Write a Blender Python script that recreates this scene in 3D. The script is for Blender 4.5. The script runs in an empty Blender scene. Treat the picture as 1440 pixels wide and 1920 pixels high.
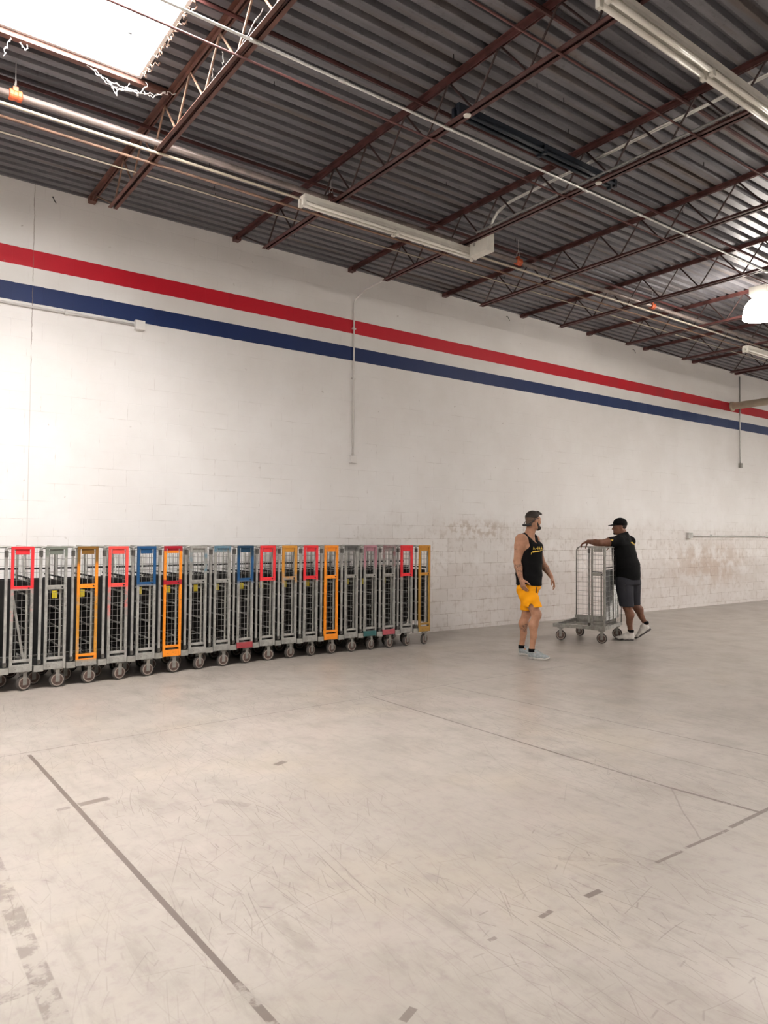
import bpy, math, random
import numpy as np
from mathutils import Vector, Matrix
random.seed(7)
S = bpy.context.scene
COL = S.collection

# ------------------------------------------------------------------ camera, world, exposure
def make_camera():
    yaw, pit, rol = map(math.radians, (36.5795, 1.8029, 0.47))
    F = Vector((math.sin(yaw)*math.cos(pit), math.cos(yaw)*math.cos(pit), math.sin(pit)))
    R = Vector((math.cos(yaw), -math.sin(yaw), 0)); U = R.cross(F)
    R2 = R*math.cos(rol)+U*math.sin(rol); U2 = -R*math.sin(rol)+U*math.cos(rol)
    cd = bpy.data.cameras.new('camera'); cam = bpy.data.objects.new('camera', cd); COL.objects.link(cam)
    cd.sensor_fit = 'HORIZONTAL'; cd.sensor_width = 36; cd.lens = 36*1371.08/1440
    cd.clip_start = 0.05; cd.clip_end = 200
    cam.matrix_world = Matrix(((R2.x, U2.x, -F.x, 0), (R2.y, U2.y, -F.y, 0), (R2.z, U2.z, -F.z, 1.5408), (0, 0, 0, 1)))
    S.camera = cam
make_camera()
S.view_settings.view_transform = 'Standard'; S.view_settings.look = 'None'
S.view_settings.gamma = 1; S.view_settings.use_curve_mapping = False
S.view_settings.exposure = 0.86
W = bpy.data.worlds.new('world'); S.world = W; W.use_nodes = True
W.node_tree.nodes['Background'].inputs[0].default_value = (1.0, 0.93, 0.84, 1)
W.node_tree.nodes['Background'].inputs[1].default_value = 6.0
S.cycles.max_bounces = 8; S.cycles.adaptive_threshold = 0.02
SKY_E = 30.0       # skylight glazing
LAMP_E = 33.0      # bay lamps
TUBE_E = 0.0

# ------------------------------------------------------------------ dimensions
XL, XR, YF, YB, H = -7.0, 30.0, -13.0, 8.97, 5.50      # room; YB is the painted block wall
JX0, JS = 2.29, 1.851                                   # joists
Z_RED = 4.740; C = 0.2032

# ------------------------------------------------------------------ helpers
class MB:
    def __init__(s): s.v = []; s.f = []
    def add(s, vs, fs):
        n = len(s.v); s.v += [tuple(v) for v in vs]; s.f += [tuple(i+n for i in f) for f in fs]; return s
    def box(s, x0, x1, y0, y1, z0, z1, M=None):
        vs = [Vector((x, y, z)) for x in (x0, x1) for y in (y0, y1) for z in (z0, z1)]
        if M: vs = [M @ v for v in vs]
        return s.add(vs, [(0, 1, 3, 2), (4, 6, 7, 5), (0, 4, 5, 1), (2, 3, 7, 6), (0, 2, 6, 4), (1, 5, 7, 3)])
    def beam(s, a, b, w, h, up=(0, 0, 1)):
        a, b = Vector(a), Vector(b); d = (b-a); L = d.length; d.normalize()
        x = Vector(up).cross(d)
        if x.length < 1e-4: x = Vector((1, 0, 0)).cross(d)
        x.normalize(); u = d.cross(x)
        M = Matrix((( x.x, u.x, d.x, a.x), (x.y, u.y, d.y, a.y), (x.z, u.z, d.z, a.z), (0, 0, 0, 1)))
        return s.box(-w/2, w/2, -h/2, h/2, 0, L, M)
    def tube(s, pts, r, n=8, caps=True):
        pts = [Vector(p) for p in pts]; rs = r if isinstance(r, (list, tuple)) else [r]*len(pts)
        vs = []; px = None
        for i, p in enumerate(pts):
            d = (pts[min(i+1, len(pts)-1)]-pts[max(i-1, 0)]).normalized()
            if px is None:
                px = d.orthogonal().normalized()
            px = (px-d*px.dot(d)).normalized(); py = d.cross(px)
            for k in range(n):
                a = 2*math.pi*k/n; vs.append(p+(px*math.cos(a)+py*math.sin(a))*rs[i])
        fs = [(i*n+k, i*n+(k+1) % n, (i+1)*n+(k+1) % n, (i+1)*n+k) for i in range(len(pts)-1) for k in range(n)]
        if caps: fs += [tuple(range(n))[::-1], tuple(range((len(pts)-1)*n, len(pts)*n))]
        return s.add(vs, fs)
    def lathe(s, prof, c=(0, 0, 0), axis='z', n=24):
        vs = []
        for r, h in prof:
            for k in range(n):
                a = 2*math.pi*k/n; p, q = r*math.cos(a), r*math.sin(a)
                v = {'z': (p, q, h), 'y': (p, h, q), 'x': (h, p, q)}[axis]
                vs.append((v[0]+c[0], v[1]+c[1], v[2]+c[2]))
        m = len(prof)
        fs = [(i*n+k, i*n+(k+1) % n, (i+1)*n+(k+1) % n, (i+1)*n+k) for i in range(m-1) for k in range(n)]
        fs += [tuple(range(n))[::-1], tuple(range((m-1)*n, m*n))]
        return s.add(vs, fs)
    def obj(s, name, mat, parent=None, smooth=False, bevel=0):
        me = bpy.data.meshes.new(name); me.from_pydata(s.v, [], s.f); me.update()
        me.materials.append(mat)
        if smooth: me.polygons.foreach_set('use_smooth', [True]*len(me.polygons))
        o = bpy.data.objects.new(name, me); COL.objects.link(o); o.parent = parent
        if bevel:
            b = o.modifiers.new('bevel', 'BEVEL'); b.width = bevel; b.segments = 2; b.limit_method = 'ANGLE'
        return o
def tag(o, label=None, cat=None, group=None, kind=None):
    if label: o['label'] = label
    if cat: o['category'] = cat
    if group: o['group'] = group
    if kind: o['kind'] = kind
    return o
def thing(name, label, cat, loc=(0, 0, 0), rz=0, group=None):
    o = bpy.data.objects.new(name, None); COL.objects.link(o); o.location = loc; o.rotation_euler = (0, 0, rz)
    o.empty_display_size = .1
    return tag(o, label, cat, group)
def struct(o): o['kind'] = 'structure'; return o

# ------------------------------------------------------------------ node helper
class NT:
    def __init__(s, name, rough=.6, metal=0., spec=.5):
        s.m = bpy.data.materials.new(name); s.m.use_nodes = True; s.t = s.m.node_tree
        s.b = s.t.nodes['Principled BSDF']; s.b.inputs['Roughness'].default_value = rough
        s.b.inputs['Metallic'].default_value = metal; s.b.inputs['Specular IOR Level'].default_value = spec
        s.tc = None
    def put(s, sock, v):
        if isinstance(v, (int, float)):
            sock.default_value = v if sock.type == 'VALUE' else ((v, v, v, 1) if sock.type == 'RGBA' else (v, v, v))
        elif isinstance(v, (tuple, list)):
            sock.default_value = tuple(v)+((1,) if sock.type == 'RGBA' and len(v) == 3 else ())
        else: s.t.links.new(v, sock)
    def pos(s): return s.node('ShaderNodeNewGeometry').outputs['Position']
    def objco(s): return s.node('ShaderNodeTexCoord').outputs['Object']
    def node(s, ty): return s.t.nodes.new(ty)
    def m_(s, op, a, b=0., c=0., clamp=False):
        n = s.node('ShaderNodeMath'); n.operation = op; n.use_clamp = clamp
        s.put(n.inputs[0], a); s.put(n.inputs[1], b); s.put(n.inputs[2], c); return n.outputs[0]
    def add(s, a, b): return s.m_('ADD', a, b)
    def sub(s, a, b): return s.m_('SUBTRACT', a, b)
    def mul(s, a, b): return s.m_('MULTIPLY', a, b)
    def mx(s, a, b): return s.m_('MAXIMUM', a, b)
    def ab(s, a): return s.m_('ABSOLUTE', a)
    def inv(s, a): return s.m_('SUBTRACT', 1., a)
    def vm(s, op, a, b=(0, 0, 0), sc=1.):
        n = s.node('ShaderNodeVectorMath'); n.operation = op; s.put(n.inputs[0], a); s.put(n.inputs[1], b)
        if op == 'SCALE': s.put(n.inputs['Scale'], sc)
        return n.outputs['Value'] if op in ('DOT_PRODUCT', 'LENGTH', 'DISTANCE') else n.outputs[0]
    def ss(s, v, a, b):      # smoothstep a..b (a may exceed b)
        n = s.node('ShaderNodeMapRange'); n.interpolation_type = 'SMOOTHSTEP'
        if a > b: n.inputs[1].default_value = b; n.inputs[2].default_value = a; n.inputs[3].default_value = 1; n.inputs[4].default_value = 0
        else: n.inputs[1].default_value = a; n.inputs[2].default_value = b
        s.put(n.inputs[0], v); return n.outputs[0]
    def mix(s, f, a, b):
        n = s.node('ShaderNodeMix'); n.data_type = 'RGBA'; s.put(n.inputs[0], f); s.put(n.inputs[6], a); s.put(n.inputs[7], b)
        return n.outputs[2]
    def xyz(s, v):
        n = s.node('ShaderNodeSeparateXYZ'); s.put(n.inputs[0], v); return n.outputs
    def comb(s, x, y, z=0.):
        n = s.node('ShaderNodeCombineXYZ'); s.put(n.inputs[0], x); s.put(n.inputs[1], y); s.put(n.inputs[2], z); return n.outputs[0]
    def noise(s, v, sc, det=3., rough=.5, dist=0., out=0):
        n = s.node('ShaderNodeTexNoise'); s.put(n.inputs['Vector'], v); n.inputs['Scale'].default_value = sc
        n.inputs['Detail'].default_value = det; n.inputs['Roughness'].default_value = rough; n.inputs['Distortion'].default_value = dist
        return n.outputs[out]
    def mapping(s, v, sc=(1, 1, 1), rot=(0, 0, 0), loc=(0, 0, 0)):
        n = s.node('ShaderNodeMapping'); s.put(n.inputs[0], v); n.inputs['Scale'].default_value = sc
        n.inputs['Rotation'].default_value = rot; n.inputs['Location'].default_value = loc; return n.outputs[0]
    def bump(s, h, strength=.3, dist=.01):
        n = s.node('ShaderNodeBump'); s.put(n.inputs['Height'], h); n.inputs['Strength'].default_value = strength
        n.inputs['Distance'].default_value = dist; s.t.links.new(n.outputs[0], s.b.inputs['Normal'])
    def base(s, c): s.put(s.b.inputs['Base Color'], c); return s
    def rough(s, c): s.put(s.b.inputs['Roughness'], c); return s
    def seg(s, p, ax, ay, bx, by, w, soft=.15):
        """mask of a strip from a to b (width w) on the p.xy plane"""
        L = math.hypot(bx-ax, by-ay); dx, dy = (bx-ax)/L, (by-ay)/L
        q = s.vm('SUBTRACT', p, ((ax+bx)/2, (ay+by)/2, 0))
        u = s.ab(s.vm('DOT_PRODUCT', q, (dx, dy, 0))); v = s.ab(s.vm('DOT_PRODUCT', q, (-dy, dx, 0)))
        return s.mul(s.ss(u, L/2+w*soft, L/2-w*soft), s.ss(v, w/2*(1+soft), w/2*(1-soft)))
    def scratches(s, p, scale, w, L, seed, keep=.5, ang=None, spread=math.pi):
        """short straight marks, one at most per voronoi cell"""
        pm = s.mapping(p, (scale, scale, scale), loc=(seed, seed*1.7, 0))
        n = s.node('ShaderNodeTexVoronoi'); n.voronoi_dimensions = '2D'; s.put(n.inputs['Vector'], pm); n.inputs['Scale'].default_value = 1
        d = s.vm('SUBTRACT', pm, n.outputs['Position']); c = s.xyz(n.outputs['Color']); xy = s.xyz(d)
        th = s.m_('MULTIPLY_ADD', c[0], spread, (ang if ang is not None else 0.)-spread/2)
        co, si = s.m_('COSINE', th), s.m_('SINE', th)
        u = s.ab(s.add(s.mul(xy[0], co), s.mul(xy[1], si)))
        v0 = s.sub(s.mul(xy[1], co), s.mul(xy[0], si))
        v = s.ab(s.add(v0, s.mul(s.mul(u, u), s.m_('MULTIPLY_ADD', c[1], .36, -.20))))
        W_ = s.mul(c[2], w)
        return s.mul(s.mul(s.ss(v, 1.0*w, .3*w), s.ss(u, L, L*.6)), s.mul(s.ss(c[1], keep, keep+.02), s.m_('MULTIPLY_ADD', c[2], .8, .2)))

def flat(name, col, rough=.6, metal=0., spec=.5, emit=None, var=.0, vs=8.):
    n = NT(name, rough, metal, spec)
    if var:
        f = n.noise(n.objco(), vs, 4., .6)
        n.base(n.mix(n.ss(f, .3, .7), tuple(c*(1-var) for c in col), tuple(min(1, c*(1+var)) for c in col)))
    else: n.base(tuple(col))
    if emit:
        n.b.inputs['Emission Color'].default_value = tuple(emit[0])+(1,); n.b.inputs['Emission Strength'].default_value = emit[1]
    return n.m
def rgb(r, g, b):
    f = lambda c: (c/255/12.92 if c/255 <= .04045 else ((c/255+.055)/1.055)**2.4)
    return (f(r), f(g), f(b))

# ------------------------------------------------------------------ structure materials
def floor_material():
    n = NT('sealed_concrete', .42, 0, .5); p = n.pos()
    xy = n.xyz(p)
    big = n.noise(p, .45, 4, .6); med = n.noise(p, 2.2, 6, .62); fine = n.noise(p, 14, 5, .65)
    st = n.noise(n.mapping(p, (5.0, 1.3, 1), (0, 0, .08)), 1.7, 5, .68)
    base = n.mix(n.ss(big, .3, .7), (.335, .303, .268), (.400, .365, .328))
    base = n.mix(n.mul(n.ss(med, .42, .70), .75), base, (.315, .285, .252))
    base = n.mix(n.mul(n.ss(st, .48, .72), .7), base, (.27, .242, .212))
    base = n.mix(n.mul(n.ss(fine, .45, .8), .55), base, (.25, .202, .197))
    base = n.mix(n.mul(n.ss(n.noise(p, 38, 3, .7), .62, .75), .25), base, (.22, .19, .17))
    base = n.mix(n.mul(n.ss(n.noise(n.mapping(p, (1, 1, 1), loc=(7, 3, 0)), 1.0, 4, .6), .5, .7), .22), base, (.47, .40, .30))
    base = n.mix(n.mul(n.ss(n.noise(n.mapping(p, (1, 1, 1), loc=(1, 9, 0)), .9, 4, .6), .5, .7), .22), base, (.42, .345, .32))
    # scratches
    fade = n.ss(n.noise(p, .8, 2), .38, .62)
    for sc, w, L, sd, keep, ang, spr, a in ((1.3, .0045, .75, 3.1, .15, 1.45, .8, .75), (2.6, .009, .70, 8.7, .15, 1.5, 1.0, .75), (4.2, .014, .55, 5.2, .3, .6, 3.14, .6),
                                       (8.0, .030, .45, 2.2, .35, 1.5, 1.2, .7), (.7, .0028, .85, 11.3, .2, 1.3, .9, .8), (3.3, .010, .8, 21.3, .15, 1.6, .6, .75), (9., .05, .3, 14.2, .72, 0, 3.14, .7), (1.9, .006, .9, 31., .15, 1.35, .7, .7), (5.5, .018, .7, 17., .2, 1.55, .6, .7), (3.0, .010, .6, 27., .4, .5, 1.2, .6), (4.6, .014, .7, 41., .2, 1.45, .5, .7), (7., .022, .6, 53., .3, 1.3, .9, .65)):
        m = n.scratches(p, sc, w, L, sd, keep, ang, spr)
        base = n.mix(n.mul(n.mul(m, n.m_('MULTIPLY_ADD', fade, .75, .25)), a*.78), base, (.14, .115, .095))
    # joints and old tape marks, (x0,y0,x1,y1,width,strength,raggedness)
    rag = n.noise(p, 9, 4, .7); rag2 = n.noise(p, 26, 3, .7)
    wob = n.vm('SCALE', n.vm('SUBTRACT', n.noise(p, 3, 2, out=1), (.5, .5, .5)), sc=.03)
    wp = n.vm('ADD', p, wob)
    marks = [(1.085, 5.56, 1.13, 2.35, .027, .80, 0), (1.13, 2.35, 1.14, 1.2, .032, .75, 2),
             (.61, 3.9, .57, 1.2, .075, .50, 2), (.58, 2.73, -.3, 2.66, .06, .5, 2),
             (4.10, 5.7, 4.14, 2.6, .020, .75, 1), (4.14, 2.6, 4.19, 2.06, .026, .8, 1), (5.02, 5.72, 5.33, 2.5, .013, .75, 1), (5.33, 2.5, 5.5, 1.2, .012, .3, 1), (4.6, 4.9, 4.75, 2.0, .009, .5, 1),
             (3.40, 2.055, 3.80, 2.05, .020, .75, 1), (3.84, 2.06, 4.9, 2.09, .026, .75, 1), (3.14, 2.045, 3.36, 2.045, .020, .7, 1),
             (2.60, 2.03, 2.70, 2.03, .030, .7, 0), (2.31, 2.03, 2.39, 2.04, .024, .65, 1), (2.02, 2.03, 2.06, 2.03, .02, .5, 1),
             (1.12, 4.385, 1.29, 4.40, .06, .60, 0), (1.0, 4.37, 1.07, 4.375, .04, .5, 1), (2.37, 4.385, 2.46, 4.42, .05, .7, 0), (1.47, 1.86, 1.54, 1.89, .03, .6, 1),
             (1.78, 4.0, 1.9, 3.82, .06, .25, 0), (3.9, 1.2, 4.6, 1.9, .03, .2, 2), (2.8,2.35,3.2,2.0,.05,.22,2)]
    for x0, y0, x1, y1, w, a, r in marks:
        m = n.seg(p, x0, y0, x1, y1, w, .08)
        if r == 1: m = n.mul(m, n.ss(rag2, .30, .46))
        if r == 2: m = n.mul(m, n.m_('MULTIPLY_ADD', n.ss(rag, .44, .56), .85, .15))
        base = n.mix(n.mul(m, min(1., a*1.15)), base, (.125, .098, .084))
    for x0, y0, x1, y1, w, a in ((-6, 5.48, 9.5, 5.80, .013, .8), (4.14, 2.6, 3.85, 2.34, .010, .45), (3.85, 2.34, 3.56, 2.06, .010, .45), (9, 5.8, 25, 6.2, .012, .3), (5.5, 5.2, 7.4, 5.6, .008, .3)):
        base = n.mix(n.mul(n.mul(n.seg(wp, x0, y0, x1, y1, w, .25), n.ss(rag2, .3, .5)), a), base, (.14, .115, .10))
    # small stains, plus broad soft dark patches around the men and the cart
    for x, y, r, a in ((1.52, 4.02, .10, .28), (1.95, 1.35, .11, .35), (2.55, 1.12, .05, .35), (2.18, 2.55, .04, .4), (6.3, 6.1, .5, .12), (7.9, 6.0, .8, .18), (7.2, 6.0, .35, .22), (9.0, 6.4, .7, .2), (9.8, 6.3, .5, .16)):
        d = n.vm('DISTANCE', wp, (x, y, 0))
        base = n.mix(n.mul(n.ss(d, r*1.4, r*.4), a), base, (.20, .17, .16))
    # floor colour duller towards the right
    base = n.mix(n.mul(n.ss(xy[0], 4.5, 10.), .30), base, (.27, .242, .202))
    n.base(base)
    n.rough(n.m_('MULTIPLY_ADD', n.ss(med, .3, .8), .14, .30))
    n.bump(n.add(n.mul(fine, .4), n.mul(st, .6)), .12, .004)
    return n.m

def wall_material():
    n = NT('painted_block', .55, 0, .4); p = n.pos(); xy = n.xyz(p)
    x, z = xy[0], xy[2]
    v = n.comb(x, n.sub(z, Z_RED-23*C), 0.)
    wv = n.vm('ADD', v, n.vm('SCALE', n.vm('SUBTRACT', n.noise(p, 6, 3, out=1), (.5, .5, .5)), sc=.006))
    def brick(ms, sm):
        b = n.node('ShaderNodeTexBrick'); n.put(b.inputs['Vector'], wv); b.offset = .5
        for k, q in (('Scale', 1.), ('Mortar Size', ms), ('Mortar Smooth', sm), ('Bias', 0.), ('Brick Width', .325), ('Row Height', C)):
            b.inputs[k].default_value = q
        b.inputs['Color1'].default_value = (0, 0, 0, 1); b.inputs['Color2'].default_value = (1, 1, 1, 1); b.inputs['Mortar'].default_value = (.5, .5, .5, 1)
        return b
    b1 = brick(.0042, .4); mort = b1.outputs['Fac']; tint = n.xyz(b1.outputs['Color'])[0]
    nb = n.noise(p, 1.3, 4, .6); nf = n.noise(p, 11, 4, .6); nm = n.noise(p, 3.5, 4, .6); wisp = n.noise(n.comb(n.mul(x, .55), 0., n.mul(z, 3.)), 2.5, 3, .6)
    paint = n.mix(n.ss(nb, .3, .7), (.80, .78, .765), (.85, .837, .828))
    # soot under the roof deck
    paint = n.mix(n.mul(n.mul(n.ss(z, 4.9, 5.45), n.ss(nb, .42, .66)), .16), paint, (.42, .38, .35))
    # dirt near the floor, toward the right
    zone = n.mul(n.ss(x, 4.8, 7.6), n.ss(n.add(z, n.mul(n.sub(nm, .5), .7)), 2.0, 1.45))
    dirty = n.mul(zone, n.m_('MULTIPLY_ADD', n.ss(nm, .25, .65), .45, .55))
    paint = n.mix(n.mul(dirty, .30), paint, (.52, .44, .39))
    low = n.mul(n.ss(x, 6.0, 9.5), n.ss(n.add(z, n.mul(n.sub(nb, .5), .5)), 1.15, .75))
    paint = n.mix(n.mul(low, .38), paint, (.44, .38, .35))
    paint = n.mix(n.mul(n.mul(n.ss(n.ab(n.sub(tint, .5)), .1, .5), zone), .18), paint, (.46, .39, .34))
    # scuffed block faces
    paint = n.mix(n.mul(n.mul(n.ss(nf, .5, .72), zone), .35), paint, (.40, .33, .28))
    # water / rust stain far right
    st = n.mul(n.mul(n.ss(n.ab(n.sub(x, 16.0)), 2.4, .3), n.ss(n.ab(n.sub(z, .95)), .75, .1)), n.ss(nm, .36, .6))
    paint = n.mix(n.mul(st, .45), paint, (.36, .21, .11))
    st = n.mul(n.mul(n.ss(n.ab(n.sub(x, 8.55)), 1.1, .3), n.ss(n.ab(n.sub(z, 1.65)), .22, .05)), n.ss(nf, .42, .6))
    paint = n.mix(n.mul(st, .4), paint, (.38, .27, .18))
    # stripes
    ze = n.add(z, n.mul(n.sub(n.noise(p, 14, 2), .5), .010))
    red = n.mul(n.ss(ze, Z_RED+.002, Z_RED-.002), n.ss(ze, Z_RED-C-.002, Z_RED-C+.002))
    blu = n.mul(n.ss(ze, Z_RED-2*C+.002, Z_RED-2*C-.002), n.ss(ze, Z_RED-3*C-.002, Z_RED-3*C+.002))
    rcol = n.mix(n.mul(tint, n.ss(x, 7, 16)), (.56, .006, .022), (.44, .018, .030))
    bcol = n.mix(n.mul(n.m_('MULTIPLY_ADD', tint, .6, .4), n.ss(x, 6, 16)), (.006, .022, .105), (.030, .055, .15))
    paint = n.mix(red, paint, rcol); paint = n.mix(blu, paint, bcol)
    # joints
    vis = n.add(n.mul(n.mul(zone, n.m_('MULTIPLY_ADD', n.ss(nm, .3, .62), .75, .25)), .72), n.mul(n.ss(wisp, .47, .66), n.m_('MULTIPLY_ADD', n.ss(z, 4.2, 2.6), .22, .10)))
    vis = n.mul(vis, n.m_('MULTIPLY_ADD', n.ss(nf, .35, .6), .6, .4))
    stripe = n.mx(red, blu)
    paint = n.mix(n.mul(n.mul(mort, vis), n.m_('MULTIPLY_ADD', stripe, -.6, 1.)), paint, (.26, .19, .14))
    # control joint
    jx = n.add(n.sub(x, 1.675), n.mul(n.sub(n.noise(n.comb(0., 0., z), 5, 4, .7), .5), .035))
    jx2 = n.add(n.sub(x, 1.675), n.mul(n.sub(n.noise(n.comb(0., 0., z), 2, 2, .5), .5), .006))
    ck = n.mx(n.mul(n.ss(n.ab(jx), .006, .002), n.mul(n.ss(z, 3.3, 3.5), n.ss(n.noise(n.comb(0., 0., z), 4, 2), .38, .5))), n.mul(n.ss(n.ab(jx2), .006, .002), n.mul(n.ss(z, 3.55, 3.35), .55)))
    paint = n.mix(n.mul(ck, .65), paint, (.20, .15, .12))
    # dings
    for sc, w, sd, keep, a in ((.9, .012, 4.4, .6, .40), (2.3, .02, 9.1, .9, .45), (1.6, .012, 19.1, .8, .45)):
        m = n.scratches(n.comb(x, z, 0.), sc, w, w*1.6, sd, keep)
        paint = n.mix(n.mul(m, a), paint, (.25, .19, .16))
    n.base(paint)
    hgt = n.add(n.mul(mort, -1.), n.mul(nf, .10)); hgt = n.sub(hgt, n.mul(ck, .6))
    n.bump(hgt, .35, .004)
    return n.m

def deck_material():
    n = NT('galvanised_deck', .42, .35, .5); p = n.pos()
    a = n.noise(n.mapping(p, (.5, 3.5, 1)), 2.0, 5, .6); b = n.noise(n.mapping(p, (.3, 6, 1)), 1.1, 4, .6); f = n.noise(p, 20, 3, .6)
    c = n.mix(n.ss(a, .3, .7), (.125, .122, .135), (.21, .205, .222))
    c = n.mix(n.mul(n.ss(b, .5, .72), .6), c, (.15, .105, .075))
    c = n.mix(n.mul(n.ss(f, .55, .75), .35), c, (.03, .026, .028))
    n.base(c); n.rough(n.m_('MULTIPLY_ADD', a, .2, .34)); return n.m

M = {}
M['floor'] = floor_material(); M['wall'] = wall_material(); M['deck'] = deck_material()
M['plain_wall'] = flat('plain_block', (.72, .69, .66), .7, var=.05, vs=2)
M['joist'] = flat('red_oxide_paint', (.095, .036, .033), .45, .1, var=.35, vs=6)
M['web_steel'] = flat('backlit_web_steel', (.040, .020, .018), .5, .1, var=.3, vs=6)  # joist steel darkened, its backlit look put into the colour
M['rust_fringe'] = flat('rusty_fringe', (.30, .20, .155), .9, var=.4, vs=30)
M['brown'] = flat('brown_oxide_paint', (.135, .058, .042), .5, .1, var=.3, vs=5)
M['tan_steel'] = flat('tan_stained_steel', (.22, .13, .09), .5, .1, var=.3, vs=9)
M['white_paint'] = flat('white_enamel', (.70, .68, .62), .4, var=.06, vs=10)
M['wall_paint'] = flat('wall_paint', (.74, .72, .70), .5)
M['galv'] = flat('galvanised_tube', (.62, .62, .60), .3, .7, var=.1, vs=12)
M['cream_pipe'] = flat('cream_pipe', (.42, .37, .29), .4, .2, var=.12, vs=8)
M['pipe'] = flat('dull_steel_pipe', (.22, .18, .165), .45, .3, var=.25, vs=7)
M['duct'] = flat('tan_duct', (.52, .45, .34), .5, var=.1, vs=4)
M['orange'] = flat('orange_clamp', (.62, .12, .04), .5, var=.2, vs=20)
M['black'] = flat('black_plastic', (.012, .013, .016), .4)
M['navy_black'] = flat('dark_blue_enamel', (.010, .017, .028), .45)
M['tube_off'] = flat('lamp_tube_glass', (.80, .78, .72), .25)
M['glow'] = flat('skylight_acrylic', (.9, .9, .9), .4, emit=((1.0, .955, .92), SKY_E))
M['lampglow'] = flat('lit_acrylic_refractor', (.9, .9, .88), .3, emit=((1.0, .92, .83), LAMP_E))
M['curb'] = flat('skylight_curb', (.75, .74, .72), .5)
M['cobweb'] = flat('cobweb', (.62, .58, .56), .9)
M['metal_gray'] = flat('worn_gray_enamel', (.30, .295, .27), .42, .25, var=.22, vs=14)
M['wire'] = flat('zinc_wire', (.27, .265, .25), .45, .4)
M['galv_post'] = flat('silver_enamel_post', (.36, .355, .335), .4, .3, var=.2, vs=12)
M['bracket'] = flat('greasy_bracket', (.10, .095, .085), .5, .3, var=.4, vs=30)
M['sheet'] = flat('galvanised_sheet', (.50, .51, .52), .25, .85, var=.12, vs=5)
M['shadesheet'] = flat('shaded_sheet', (.022, .021, .020), .6, .2, var=.3, vs=5)  # galvanised sheet inside the row carts, with its shade painted into the colour
M['darksteel'] = flat('dark_steel', (.022, .022, .022), .6, .3)
M['rubber'] = flat('wheel_rubber', (.055, .047, .042), .7, var=.25, vs=25)
M['ring'] = flat('wheel_ring', (.34, .29, .25), .5, .2)
M['hub'] = flat('wheel_hub', (.10, .062, .050), .6, var=.4, vs=30)
M['yellow'] = flat('yellow_tag', (.62, .50, .02), .5)

# ------------------------------------------------------------------ room shell
SKYL = [(.55, 1.97, 3.9, 6.27), (7.95, 9.3, -5.6, -3.2), (13.5, 14.85, .4, 2.8), (15.35, 16.7, -2.6, -.2), (-5., -3.6, 3.2, 5.6), (0.55, 1.97, -9, -6.6), (22.7, 24.1, 2.9, 5.3)]
struct(MB().box(XL, XR, YF, YB+.2, -.2, 0).obj('floor', M['floor']))
struct(MB().box(XL, XR, YB, YB+.2, 0, H+.04).obj('wall_back', M['wall']))
struct(MB().box(XL-.2, XL, YF, YB+.2, -.2, 5.8).obj('wall_left', M['plain_wall']))
struct(MB().box(XL, XR, YF-.2, YF, -.2, 5.8).obj('wall_front', M['plain_wall']))
# right wall with an open dock doorway that lets daylight in
DY0, DY1, DZ = 5.0, 8.4, 3.4
mb = MB().box(XR, XR+.2, YF, DY0, -.2, 5.8).box(XR, XR+.2, DY1, YB+.2, -.2, 5.8).box(XR, XR+.2, DY0, DY1, DZ, 5.8)
struct(mb.obj('wall_right', M['plain_wall']))
mb = MB()
for k in range(8): mb.box(XR+.05, XR+.12, DY0, DY1, DZ-.06-.05*k, DZ-.02-.05*k)
struct(mb.obj('door_1', M['metal_gray']))

def deck():
    mb = MB(); ys = []; y = YB+.05
    P = .1524; prof = [(0, 0), (.082, 0), (.093, .048), (.1414, .048)]
    pts = []
    while y > YF:
        for a, b in prof: pts.append((y-a, H+b))
        y -= P
    pts.append((y, H))
    def spans(ya, yb):
        sp = [(XL, XR)]
        for x0, x1, y0, y1 in SKYL:
            if min(ya, yb) >= y0-.03 and max(ya, yb) <= y1+.03:
                out = []
                for a, b in sp:
                    if x1 <= a or x0 >= b: out.append((a, b))
                    else: out += [(a, x0), (x1, b)]
                sp = out
        return sp
    for (ya, za), (yb, zb) in zip(pts[:-1], pts[1:]):
        for a, b in spans(ya, yb):
            mb.add([(a, ya, za), (b, ya, za), (b, yb, zb), (a, yb, zb)], [(0, 1, 2, 3)])
    o = mb.obj('ceiling', M['deck']); sd = o.modifiers.new('thick', 'SOLIDIFY'); sd.thickness = .003; sd.offset = 1
    return struct(o)
deck()
for i, (x0, x1, y0, y1) in enumerate(SKYL):
    mb = MB(); z0, z1, t = H-.005, H+.36, .03
    mb.box(x0-t, x0, y0-t, y1+t, z0, z1).box(x1, x1+t, y0-t, y1+t, z0, z1).box(x0, x1, y0-t, y0, z0, z1).box(x0, x1, y1, y1+t, z0, z1)
    o = struct(mb.obj('window_%d' % (i+1), M['curb']))
    g = MB().box(x0, x1, y0, y1, z1-.05, z1-.03).obj('skylight_panel', M['glow'], o)
    fr = MB(); w = .03
    fr.box(x0, x1, y1-.12, y1-.12+w*.5, z1-.10, z1-.055).box(x0, x1, y0+.12, y0+.12+w, z1-.10, z1-.055)
    fr.box(x0+.1, x0+.1+w, y0, y1, z1-.10, z1-.055).box(x1-.1-w, x1-.1, y0, y1, z1-.10, z1-.055)
    fr.obj('glazing_bar', M['curb'], o)
# steel angle along the near edge of the first skylight
struct(MB().box(-2.5, 2.26, 6.30, 6.36, H-.05, H-.004).obj('trim_1', M['brown']))

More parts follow.
